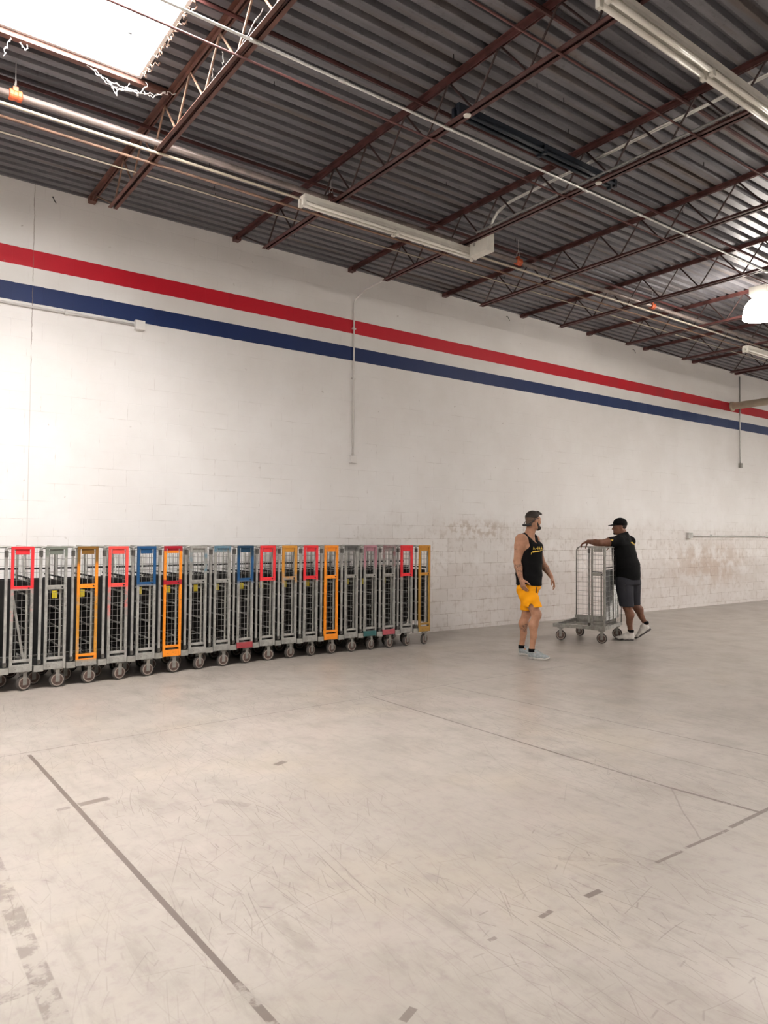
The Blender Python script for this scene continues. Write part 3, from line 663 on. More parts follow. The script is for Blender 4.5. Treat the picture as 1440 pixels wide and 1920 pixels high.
# ------------------------------------------------------------------ people: signed distance fields meshed with surface nets
class Field:
    def __init__(s, lo, hi, h):
        s.h = h; s.lo = np.array(lo, np.float32)
        n = np.ceil((np.array(hi)-np.array(lo))/h).astype(int)+1
        s.n = n; s.F = np.full(n, .06, np.float32)
    def slab(s, lo, hi):
        a = np.clip(np.floor((np.array(lo)-s.lo)/s.h).astype(int), 0, s.n); b = np.clip(np.ceil((np.array(hi)-s.lo)/s.h).astype(int)+1, 0, s.n)
        sl = tuple(slice(x, y) for x, y in zip(a, b))
        X = s.lo[0]+s.h*np.arange(a[0], b[0], dtype=np.float32)[:, None, None]
        Y = s.lo[1]+s.h*np.arange(a[1], b[1], dtype=np.float32)[None, :, None]
        Z = s.lo[2]+s.h*np.arange(a[2], b[2], dtype=np.float32)[None, None, :]
        return sl, X, Y, Z
    def whole(s): return s.slab(s.lo, s.lo+s.h*s.n)[1:]
    def blend(s, sl, d, k):
        A = s.F[sl]
        if k <= 0: s.F[sl] = np.minimum(A, d); return
        h = np.maximum(k-np.abs(A-d), 0)/k
        s.F[sl] = np.minimum(A, d)-h*h*k*.25
    def rc(s, a, b, ra, rb, k=.02):
        a, b = np.array(a, float), np.array(b, float); m = max(ra, rb)+k+.03
        sl, X, Y, Z = s.slab(np.minimum(a, b)-m, np.maximum(a, b)+m)
        ab = b-a; L2 = max((ab**2).sum(), 1e-9)
        t = np.clip(((X-a[0])*ab[0]+(Y-a[1])*ab[1]+(Z-a[2])*ab[2])/L2, 0, 1)
        d = np.sqrt((X-a[0]-t*ab[0])**2+(Y-a[1]-t*ab[1])**2+(Z-a[2]-t*ab[2])**2)-(ra+(rb-ra)*t)
        s.blend(sl, d.astype(np.float32), k); return s
    def loft(s, a, b, Lv, ra, rb, k=.03, cap=.05):
        """elliptical limb from a to b; Lv lateral axis; ra=(lateral, front)"""
        a, b = np.array(a, float), np.array(b, float); n = b-a; L = np.linalg.norm(n); n = n/L
        Lv = np.array(Lv, float); Lv = Lv-n*(Lv@n); Lv /= np.linalg.norm(Lv); Fv = np.cross(n, Lv)
        m = max(max(ra), max(rb))+k+.03
        sl, X, Y, Z = s.slab(np.minimum(a, b)-m, np.maximum(a, b)+m)
        x, y, z = X-a[0], Y-a[1], Z-a[2]
        ax = x*n[0]+y*n[1]+z*n[2]; t = np.clip(ax, 0, L); e = (ax-t)/cap; u = t/L; u = u*u*(3-2*u)
        rl = ra[0]+(rb[0]-ra[0])*u; rf = ra[1]+(rb[1]-ra[1])*u
        q = np.sqrt(((x*Lv[0]+y*Lv[1]+z*Lv[2])/rl)**2+((x*Fv[0]+y*Fv[1]+z*Fv[2])/rf)**2+e*e)
        s.blend(sl, ((q-1)*np.minimum(rl, rf)).astype(np.float32), k); return s
    def ell(s, c, axes, r, k=.02):
        c = np.array(c, float); m = max(r)+k+.03; sl, X, Y, Z = s.slab(c-m, c+m)
        q = 0; x, y, z = X-c[0], Y-c[1], Z-c[2]
        for A, rr in zip(axes, r): q = q+((x*A[0]+y*A[1]+z*A[2])/rr)**2
        s.blend(sl, ((np.sqrt(q)-1)*min(r)).astype(np.float32), k); return s
    def mesh(s):
        F = s.F.copy()
        F[0] = F[-1] = .05; F[:, 0] = F[:, -1] = .05; F[:, :, 0] = F[:, :, -1] = .05
        In = F < 0; n = np.array(F.shape); nc = n-1
        acc = np.zeros(tuple(nc)+(3,), np.float32); cnt = np.zeros(tuple(nc), np.float32)
        ax3 = [0, 1, 2]; cross = []
        for ax in ax3:
            o1, o2 = [q for q in ax3 if q != ax]
            sa = [slice(None)]*3; sb = [slice(None)]*3; sa[ax] = slice(0, -1); sb[ax] = slice(1, None)
            A, B = F[tuple(sa)], F[tuple(sb)]; cr = (A < 0) != (B < 0); cross.append(cr)
            idx = np.argwhere(cr); t = (A[cr]/(A[cr]-B[cr])); P = idx.astype(np.float32); P[:, ax] += t
            for d1 in (0, -1):
                for d2 in (0, -1):
                    c = idx.copy(); c[:, o1] += d1; c[:, o2] += d2
                    ok = np.all((c >= 0) & (c < nc), axis=1); c = c[ok]
                    np.add.at(acc, (c[:, 0], c[:, 1], c[:, 2]), P[ok]); np.add.at(cnt, (c[:, 0], c[:, 1], c[:, 2]), 1)
        cells = np.argwhere(cnt > 0); vid = np.full(tuple(nc), -1, np.int64); vid[tuple(cells.T)] = np.arange(len(cells))
        V = acc[tuple(cells.T)]/cnt[tuple(cells.T)][:, None]*s.h+s.lo
        faces = []
        for ax in ax3:
            o1, o2 = (ax+1) % 3, (ax+2) % 3
            idx = np.argwhere(cross[ax]); ok = (idx[:, o1] > 0) & (idx[:, o2] > 0) & (idx[:, o1] < nc[o1]) & (idx[:, o2] < nc[o2]); idx = idx[ok]
            def g(d1, d2):
                c = idx.copy(); c[:, o1] += d1; c[:, o2] += d2; return vid[tuple(c.T)]
            q = np.stack([g(-1, -1), g(0, -1), g(0, 0), g(-1, 0)], 1)
            ins = In[tuple(idx.T)]; q[~ins] = q[~ins][:, ::-1]; faces.append(q)
        return V, np.concatenate(faces)
    def obj(s, name, mat, parent, smooth_it=4, M4=None):
        V, Q = s.mesh()
        # light laplacian smoothing
        E = np.concatenate([Q[:, [0, 1]], Q[:, [1, 2]], Q[:, [2, 3]], Q[:, [3, 0]]]); deg = np.bincount(E.ravel(), minlength=len(V))[:, None]
        for _ in range(smooth_it):
            A = np.zeros_like(V); np.add.at(A, E[:, 0], V[E[:, 1]]); np.add.at(A, E[:, 1], V[E[:, 0]])
            V = V*.5+A/np.maximum(deg, 1)*.5
        if M4 is not None: V = V @ np.array(M4.to_3x3()).T+np.array(M4.translation)
        me = bpy.data.meshes.new(name); me.from_pydata(V.tolist(), [], Q.tolist()); me.update()
        me.polygons.foreach_set('use_smooth', [True]*len(me.polygons)); me.materials.append(mat)
        o = bpy.data.objects.new(name, me); COL.objects.link(o); o.parent = parent; return o
def sstep(x, a, b):
    t = np.clip((x-a)/(b-a), 0, 1); return t*t*(3-2*t)
V3 = lambda *a: np.array(a, float)
def frame(fwd, up=(0, 0, 1)):
    f = V3(*fwd); f /= np.linalg.norm(f); u = V3(*up); u = u-f*(u@f); u /= np.linalg.norm(u); l = np.cross(u, f)
    return f, l, u       # front, left, up

def head(F, c, fr, heavy=0.):
    f, l, u = fr; P = lambda a, b, d: np.array(c)+f*a+l*b+u*d
    F.ell(P(-.012, 0, .030), (l, f, u), (.076, .096, .086), .01)
    F.ell(P(.030, 0, -.025), (l, f, u), (.062+heavy, .060, .082), .03)
    F.ell(P(.040, 0, -.078), (l, f, u), (.050+heavy, .048, .036), .03)
    F.rc(P(.070, -.012, -.096), P(.070, .012, -.096), .020, .020, .02)
    F.rc(P(.078, -.034, .022), P(.078, .034, .022), .012, .012, .015)
    F.rc(P(.088, 0, .008), P(.109, 0, -.030), .009, .012, .010)
    F.rc(P(.098, -.013, -.034), P(.098, .013, -.034), .009, .009, .006)
    F.rc(P(.087, -.017, -.060), P(.087, .017, -.060), .009, .009, .008)
    F.rc(P(.085, -.015, -.073), P(.085, .015, -.073), .009, .009, .008)
    for s in (-1, 1):
        F.ell(P(-.006, s*.077, -.012), (l, f, u), (.010, .019, .031), .006)
        F.rc(P(.058, s*.045, -.020), P(.045, s*.052, -.035), .022, .02, .02)
        F.rc(P(-.02, s*.050, -.055), P(.02, s*.048, -.080), .020, .02, .03)

def hand(F, wr, d, pn, side, curl=.35, spread=.05, sc=1., thumb_in=.3):
    """wr wrist, d direction of the palm, pn where the palm looks, side thumb direction; curl per joint"""
    d = V3(*d); d /= np.linalg.norm(d); pn = V3(*pn); pn = pn-d*(pn@d); pn /= np.linalg.norm(pn)
    s = np.cross(d, pn); s = s if s@V3(*side) > 0 else -s
    wr = V3(*wr); K = wr+d*.092*sc
    F.loft(wr+d*.005, K-d*.01, s, (.027*sc, .018*sc), (.040*sc, .0145*sc), .012, .012)
    for off, L, dz in ((.031, .074, -.004), (.0105, .082, 0), (-.0105, .077, -.003), (-.031, .062, -.010)):
        p = K+s*off*sc+d*dz*sc; ang = curl*.6; r = .0088*sc
        dd = d+s*off*spread*20*.1
        for fr_, rr in ((.46, .92), (.30, .85), (.24, .74)):
            v = (dd/np.linalg.norm(dd))*math.cos(ang)+pn*math.sin(ang); q = p+v*L*fr_*sc
            F.rc(p, q, r, r*rr/.95, .004); p = q; r *= rr; ang += curl
    b = wr+d*.022*sc+s*.020*sc+pn*.006; m1 = b+(d*.62+s*.75+pn*thumb_in)*.040*sc; m2 = m1+(d*.85+s*.35+pn*thumb_in*1.3)*.033*sc; m3 = m2+(d*.9+s*.10+pn*thumb_in*1.5)*.024*sc
    F.rc(b, m1, .015*sc, .0125*sc, .012).rc(m1, m2, .0110*sc, .0100*sc, .006).rc(m2, m3, .0100*sc, .0080*sc, .003)

def shoe(parent, name, pos, head_, pitch, roll, mats, L=.29, size=1., hi=.118):
    """pos: where the heel bottom sits, head_: forward direction in xy"""
    F = Field((-.03, -.08, -.01), (L+.03, .08, .17), .005)
    F.loft((.045, 0, .045), (.13, 0, .050), (0, 1, 0), (.038, .042), (.040, .042), .02, .035)
    F.loft((.13, 0, .046), (.225, 0, .032), (0, 1, 0), (.040, .040), (.046, .026), .03, .04)
    F.loft((.225, 0, .030), (.245, 0, .028), (0, 1, 0), (.045, .025), (.036, .022), .02, .03)
    F.loft((.052, 0, .06), (.060, 0, hi), (0, 1, 0), (.041, .049), (.043, .050), .02, .02)
    F.rc((.098, 0, .100), (.175, 0, .068), .026, .018, .02)
    X, Y, Z = F.whole(); F.F = np.maximum(F.F, np.broadcast_to(np.maximum(Z-(hi+.008-.10*np.maximum(X-.10, 0)), .018-Z), F.F.shape)).astype(np.float32)
    y = math.atan2(head_[1], head_[0])
    Mx = Matrix.Translation(pos) @ Matrix.Rotation(y, 4, 'Z') @ Matrix.Rotation(pitch, 4, 'Y') @ Matrix.Rotation(roll, 4, 'X') @ Matrix.Scale(size, 4)
    up = F.obj(name, mats[0], parent, 2, Mx)
    G = Field((-.03, -.08, -.01), (L+.03, .08, .06), .004)
    X, Y, Z = G.whole()
    t = np.clip((X-.045)/.19, 0, 1); w = .041+(.049-.041)*t*1.0-.006*np.sin(t*3.14)
    d = np.sqrt((X-(.045+.19*t))**2+Y**2)-w
    toe = .014*sstep(X, .20, .28)
    G.F = np.maximum(np.broadcast_to(d, G.F.shape), np.broadcast_to(np.maximum(Z-.030-toe*.5, toe-Z), G.F.shape)).astype(np.float32)
    G.obj('sole', mats[1], up, 2, Mx)
    lm = MB()
    for k in range(4):
        x = .118+.020*k; z = .118-.0095*k
        lm.tube([Mx @ Vector((x, -.022, z-.012)), Mx @ Vector((x+.004, 0, z)), Mx @ Vector((x, .022, z-.012))], .0028, 5)
    lm.obj('laces', mats[2], up, smooth=True)
    return up

def skin_mat(name, c1, c2, tattoos=()):
    n = NT(name, .5, 0, .4); p = n.objco(); f = n.noise(p, 18, 3)
    col = n.mix(n.ss(f, .3, .7), c1, c2)
    ink = n.noise(p, 42, 4, .7, 1.2)
    for c, r, a in tattoos:
        d = n.vm('DISTANCE', p, c); col = n.mix(n.mul(n.mul(n.ss(d, r, r*.75), n.ss(ink, .46, .54)), a), col, (.045, .040, .040))
    n.base(col); n.b.inputs['Subsurface Weight'].default_value = .05; n.b.inputs['Subsurface Radius'].default_value = (.02, .008, .004); return n.m
def cloth_mat(name, c, rough=.8, var=.15):
    n = NT(name, rough, 0, .12); p = n.objco(); f = n.noise(p, 9, 3); g = n.noise(n.mapping(p, (1, 1, .35)), 11, 2, .5, .6)
    n.base(n.mix(f, tuple(q*(1-var) for q in c), tuple(q*(1+var) for q in c))); n.bump(g, .5, .018); return n.m
M['skin_a'] = skin_mat('tanned_skin', (.37, .185, .110), (.45, .235, .145), [((-.235, -.10, 1.12), .085, .6), ((-.215, -.12, 1.03), .05, .5), ((-.25, -.08, 1.37), .03, .5), ((.12, .25, 1.10), .06, .55), ((-.15, .22, .36), .065, .65)])
M['skin_b'] = skin_mat('brown_skin', (.150, .062, .036), (.205, .090, .052))
M['hair'] = flat('dark_hair', (.022, .014, .010), .7, var=.4, vs=60)
M['hair_fade'] = flat('cropped_hair', (.115, .072, .050), .8, var=.3, vs=60)
M['black_cloth'] = cloth_mat('black_jersey', (.0045, .0045, .0050))
M['gold_cloth'] = cloth_mat('golden_yellow_cloth', (.88, .36, .008), .7, .08)
M['grey_cloth'] = cloth_mat('charcoal_cloth', (.033, .033, .040))
M['print_yellow'] = flat('yellow_print', (.80, .55, .08), .6)
M['shoe_grey'] = flat('grey_mesh_shoe', (.26, .285, .29), .7, var=.2, vs=40)
M['shoe_white'] = flat('white_leather_shoe', (.62, .59, .55), .5, var=.1, vs=20)
M['sole_light'] = flat('pale_sole', (.40, .38, .35), .6, var=.3, vs=12)
M['sole_black'] = flat('black_white_sole', (.10, .09, .085), .5, var=.9, vs=18)
M['eye'] = flat('eye', (.30, .27, .25), .2)

def plate(field_pts, parent, name, mat, r=.004):
    return MB().tube(field_pts, r, 6).obj(name, mat, parent, smooth=True)

def on_surface(o, start, d):
    """nearest hit on mesh o (local space) from start along d"""
    me = o.data; from mathutils.bvhtree import BVHTree
    if not hasattr(on_surface, 'c'): on_surface.c = {}
    if o.name not in on_surface.c:
        on_surface.c[o.name] = BVHTree.FromPolygons([v.co[:] for v in me.vertices], [p.vertices[:] for p in me.polygons])
    h = on_surface.c[o.name].ray_cast(Vector(start), Vector(d).normalized())
    return h[0]
def print_on(o, parent, name, mat, centre, dirn, strokes, right, up, r=.004):
    """strokes of 2D points stamped on the surface of o, as raised print"""
    mb = MB(); right, up = Vector(right), Vector(up); dv = Vector(dirn).normalized()
    for st, w in strokes:
        pts = []
        for a, b in st:
            h = on_surface(o, Vector(centre)+right*a+up*b, dv)
            if h is not None: pts.append(h-dv*.0015)
        if len(pts) < 2: continue
        vs = []; fs = []
        for i, p in enumerate(pts):
            t = (pts[min(i+1, len(pts)-1)]-pts[max(i-1, 0)]).normalized(); q = t.cross(dv).normalized()
            ww = w[i] if isinstance(w, (list, tuple)) else w
            vs += [p-q*ww, p+q*ww, p-q*ww+dv*.003, p+q*ww+dv*.003]
        for i in range(len(pts)-1):
            a = i*4; b = a+4; fs += [(a, a+1, b+1, b), (a, b, b+2, a+2), (a+1, a+3, b+3, b+1)]
        fs += [(0, 2, 3, 1), (len(vs)-4, len(vs)-3, len(vs)-1, len(vs)-2)]
        mb.add(vs, fs)
    return mb.obj(name, mat, parent)

def person_tank():
    """man in black tank top and yellow shorts, in screen-aligned local axes: x right, y away, z up"""
    t = thing('person', 'tattooed man in black tank top and yellow shorts, standing on the floor watching the cart', 'person', (7.05, 6.25, 0), -math.radians(47.9), 'men in the warehouse')
    fw = V3(.80, -.60, 0); lt = V3(.60, .80, 0)          # chest front, his left
    hp = V3(.94, -.34, 0); hl = V3(.34, .94, 0)
    F = Field((-.36, -.28, 0), (.28, .50, 1.90), .006)
    cx = V3(-.105, .115, 0)
    def T(Fd, g=0., gz=0.):
        q = lambda z, o=0.: cx+fw*o+V3(0, 0, z)
        Fd.loft(q(.90), q(1.04), hl, (.172+g+gz, .132+g+gz), (.166+g+gz, .134+g+gz), .03, .06)
        Fd.loft(q(1.04), q(1.20, .005), hl*.5+lt*.5, (.166+g+gz, .136+g+gz), (.170+g+gz*.5, .136+g+gz*.5), .012, .025)
        Fd.loft(q(1.20, .005), q(1.40, .008), lt, (.170+g+gz*.5, .135+g+gz*.5), (.184+g, .134+g), .012, .025)
        Fd.loft(q(1.40, .005), q(1.485, -.010), lt, (.182+g, .124+g), (.118+g, .080+g), .02, .04)
        for s in (-1, 1):
            Fd.rc(q(1.545, -.012)+lt*.03*s, q(1.50, -.012)+lt*.150*s, .047+g*.7, .054+g*.7, .04)
            Fd.rc(q(1.40, .085)+lt*.03*s, q(1.41, .070)+lt*.09*s, .055+g, .055+g, .04)
    T(F, -.004)
    # neck
    F.rc((-.105, .105, 1.53), (-.072, .12, 1.67), .066, .059, .03)
    # head
    hf = frame((.82, .55, -.03)); hc = V3(-.052, .125, 1.745)
    head(F, hc, hf)
    # right arm (near)
    Rs = V3(-.205, -.025, 1.495); Re = V3(-.250, -.065, 1.225); Rw = V3(-.203, -.105, 1.005)
    F.rc(Rs, Rs+(Re-Rs)*.35, .076, .066, .03).rc(Rs+(Re-Rs)*.3, Re, .067, .046, .02).rc(Re, Re+(Rw-Re)*.35, .047, .051, .015).rc(Re+(Rw-Re)*.3, Rw, .050, .029, .015)
    F.rc(Rs+V3(.02, 0, .0), Rs+V3(.09, .06, -.05), .06, .06, .04)
    hand(F, Rw, (.30, -.02, -.92), (.6, .75, .2), (.8, -.45, .1), .42, sc=1.1)
    # left arm (far)
    Ls = V3(-.030, .265, 1.485); Le = V3(.062, .30, 1.195); Lw = V3(.175, .245, 1.025)
    F.rc(Ls, Ls+(Le-Ls)*.4, .060, .055, .03).rc(Ls+(Le-Ls)*.35, Le, .055, .043, .02).rc(Le, Le+(Lw-Le)*.4, .044, .045, .015).rc(Le+(Lw-Le)*.35, Lw, .043, .028, .015)
    hand(F, Lw, (.36, -.05, -.85), (-.75, -.1, -.5), (.1, -.9, .1), .45, sc=1.06)
    # legs
    def leg(hip, kn, an, side):
        hip, kn, an = V3(*hip), V3(*kn), V3(*an)
        F.rc(hip, hip+(kn-hip)*.5, .092, .080, .03).rc(hip+(kn-hip)*.45, kn, .080, .056, .03)
        ca = kn+(an-kn)*.30+V3(-.022, 0, 0); F.rc(kn, ca, .053, .057, .03).rc(ca, kn+(an-kn)*.62, .056, .041, .03).rc(kn+(an-kn)*.6, an, .041, .033, .02)
        F.rc(kn+V3(.02, 0, .02), kn+V3(.02, 0, -.02), .038, .036, .02)
    leg((-.145, .035, .90), (-.010, .005, .555), (-.068, .0, .125), -1)
    leg((-.085, .20, .90), (-.135, .24, .540), (-.195, .28, .125), 1)
    F.rc((-.068, 0, .12), (.01, -.01, .05), .030, .024, .02).rc((-.195, .28, .12), (-.12, .27, .05), .030, .024, .02)
    body = F.obj('body', M['skin_a'], t, 3)
    # tank top
    G = Field((-.40, -.25, .86), (.20, .48, 1.62), .006); T(G, .010, .016)
    G.rc(Rs+V3(.02, 0, 0), Rs+V3(.09, .06, -.05), .073, .073, .04); G.rc(Rs, Rs+(Re-Rs)*.2, .084, .082, .03); G.rc(Ls+V3(-.02, 0, 0), Ls+V3(-.07, -.06, -.03), .068, .068, .04)
    X, Y, Z = G.whole(); lx = (X-cx[0])*lt[0]+(Y-cx[1])*lt[1]; fx = (X-cx[0])*fw[0]+(Y-cx[1])*fw[1]
    hem = .925-.03*lx+.012*np.sin(fx*30)
    arm = .128+2.0*np.maximum(1.43-Z, 0)**1.5
    armcut = np.where(Z > 1.26, np.minimum((np.abs(lx)-arm), Z-1.29), -1.)
    nz = 1.515-.065*sstep(fx, -.06, .06); neck = np.minimum(Z-(nz+.08*np.minimum((lx/.064)**2, 9)), .085+.02-np.abs(lx)*.2)
    cut = np.maximum(armcut, neck)
    G.F = G.F+(.0025*np.sin(38*(Z+.5*X)+14*Y)*sstep(Z, 1.35, 1.15)).astype(np.float32)
    G.F = np.maximum(G.F, np.broadcast_to(np.maximum(hem-Z, cut), G.F.shape)).astype(np.float32)
    top = G.obj('tank_top', M['black_cloth'], t, 5)
    # shorts
    Sx = Field((-.40, -.25, .50), (.22, .50, 1.02), .006)
    Sx.loft((-.105, .115, .88), (-.105, .115, 1.0), hl, (.180, .140), (.168, .132), .03, .03)
    Sx.loft((-.140, .045, .86), (-.025, .005, .60), (0, 1, 0), (.118, .122), (.100, .100), .05, .10)
    Sx.loft((-.095, .19, .86), (-.128, .238, .56), (0, 1, 0), (.112, .118), (.095, .088), .05, .10)
    X, Y, Z = Sx.whole()
    hem = np.where(Y < .125, .652, .585)
    inner = Field((-.40, -.25, .50), (.22, .50, 1.02), .006)
    inner.loft((-.140, .045, .86), (-.025, .005, .60), (0, 1, 0), (.10, .11), (.086, .086), 0, .10); inner.loft((-.095, .19, .86), (-.128, .238, .56), (0, 1, 0), (.10, .105), (.081, .074), 0, .10)
    cut = np.maximum(hem-Z, np.minimum(.72-Z, -inner.F))
    notch = .028-np.sqrt((X+.075)**2+((Z-.650)*.6)**2)+np.where(Y < .10, 0., -1.)
    Sx.F = Sx.F+(.0035*np.sin(55*(Z-.55*X)+9*Y)*sstep(Z, .98, .88)).astype(np.float32)
    Sx.F = np.maximum(Sx.F, np.maximum(np.broadcast_to(cut, Sx.F.shape), np.broadcast_to(notch, Sx.F.shape))).astype(np.float32)
    sh = Sx.obj('shorts', M['gold_cloth'], t, 2)
    pts = []
    for z in (.905, .88, .855, .83):
        h = on_surface(sh, (.02+.18, -.02-.12+.004*math.sin(z*90), z), (-.80, .45, 0))
        if h is not None: pts.append(h+Vector((.003, -.003, 0)))
    if len(pts) > 1: MB().tube(pts, .006, 6).obj('drawstring', M['black'], sh, smooth=True)
    # hair and beard
    f, l, u = hf
    Hh = Field(hc-.16, hc+.17, .005); Hh.ell(hc+f*-.012+u*.032, (l, f, u), (.081, .102, .092), .01)
    Hh.rc(hc+f*.055+u*.100-l*.02, hc+f*.108+u*.083-l*.01, .022, .014, .02).rc(hc+f*.055+u*.100+l*.03, hc+f*.10+u*.085+l*.03, .022, .014, .02)
    X, Y, Z = Hh.whole(); a = (X-hc[0])*f[0]+(Y-hc[1])*f[1]+(Z-hc[2])*f[2]; b = (X-hc[0])*u[0]+(Y-hc[1])*u[1]+(Z-hc[2])*u[2]
    base = Hh.F.copy(); lim = .028+.045*sstep(a, .0, .07)
    Hh.F = np.maximum(base, np.broadcast_to(lim-b, base.shape)).astype(np.float32); Hh.obj('hair', M['hair'], t, 2)
    H2 = Field(hc-.16, hc+.17, .005); H2.ell(hc+f*-.012+u*.030, (l, f, u), (.0785, .0985, .092), .01); H2.rc(hc-f*.055-u*.03, hc-f*.042-u*.065, .046, .046, .02)
    lim = -.075+.085*sstep(a, -.045, .0)+.05*sstep(a, .03, .06)
    H2.F = np.maximum(H2.F, np.broadcast_to(np.maximum(lim-b, b-.035), H2.F.shape)).astype(np.float32); H2.obj('cropped_hair', M['hair_fade'], t, 2)
    B = Field(hc-.16, hc+.17, .005); B.ell(hc+f*.036-u*.078, (l, f, u), (.058, .060, .044), .02); B.rc(hc+f*.078-u*.095-l*.012, hc+f*.078-u*.10+l*.012, .030, .030, .02)
    for s in (-1, 1): B.rc(hc+f*.012+l*s*.062-u*.03, hc+f*.03+l*s*.05-u*.075, .017, .024, .02)
    cut = np.maximum(np.maximum(.0-a, b+.028), np.where((b > -.078) & (a > .08), b+.078, -1.))
    B.F = np.maximum(B.F, np.broadcast_to(cut, B.F.shape)).astype(np.float32); B.obj('beard', M['hair'], t, 2)
    for s in (-1, 1):
        p = hc+f*.078+l*s*.031+u*.002; MB().lathe([(.0005, -.011), (.008, -.008), (.011, 0), (.008, .008), (.0005, .011)], tuple(p), 'z', 12).obj('eye', M['eye'], t, smooth=True)
    # headset band behind the head, over the ears
    mb = MB(); pts = []
    for k in range(13):
        a_ = math.pi*k/12; r = 1; pts.append(tuple(hc+l*(.088*math.cos(a_))-f*(.012+.105*math.sin(a_)**.8)+u*(.012-.078*math.sin(a_))))
    mb.tube(pts, .0045, 8)
    hs = mb.obj('headset_band', M['black'], t, smooth=True)
    Q = Field(hc-.18, hc+.1, .005); c0 = hc-f*.122-u*.066
    Q.rc(c0-l*.035, c0+l*.03, .018, .018, .01); Q.rc(c0-l*.05+f*.01, c0-l*.075+f*.03, .016, .012, .01); Q.obj('headset_pack', M['black'], hs, 1)
    # print on the chest: a line of small script and a swoosh under it
    ctr = cx+fw*.30+V3(0, 0, 1.385); rt = -lt
    rt = lt*1.
    sc = [([(x, .004*math.sin(x*260)+.006*math.cos(x*130)) for x in np.linspace(-.10, .085, 46)], .0028)]
    for x in (-.10, -.03, .0, .05): sc.append(([(x, -.010), (x+.004, .012), (x+.008, .026)], .0030))
    sw = [(-.118, -.075), (-.112, -.052), (-.095, -.040), (-.06, -.034), (-.02, -.030), (.03, -.024), (.09, -.016)]
    sc.append((sw, [.004, .008, .010, .011, .010, .007, .004]))
    # reading direction runs from his right to his left as seen from the front
    print_on(top, top, 'chest_print', M['print_yellow'], ctr, -fw, sc, rt, (0, 0, 1))
    shoe(t, 'shoe', (-.125, .012, 0), (1, -.10), 0, 0, (M['shoe_grey'], M['sole_light'], M['metal_gray']), size=1.0)
    shoe(t, 'shoe', (-.240, .30, 0), (1, -.16), 0, 0, (M['shoe_grey'], M['sole_light'], M['metal_gray']), size=1.0)
    for p in ((-.068, 0, .128), (-.195, .28, .128)):
        MB().lathe([(.045, -.035), (.044, -.004), (.037, .003)], p, 'z', 16).obj('sock', M['black_cloth'], t, smooth=True)

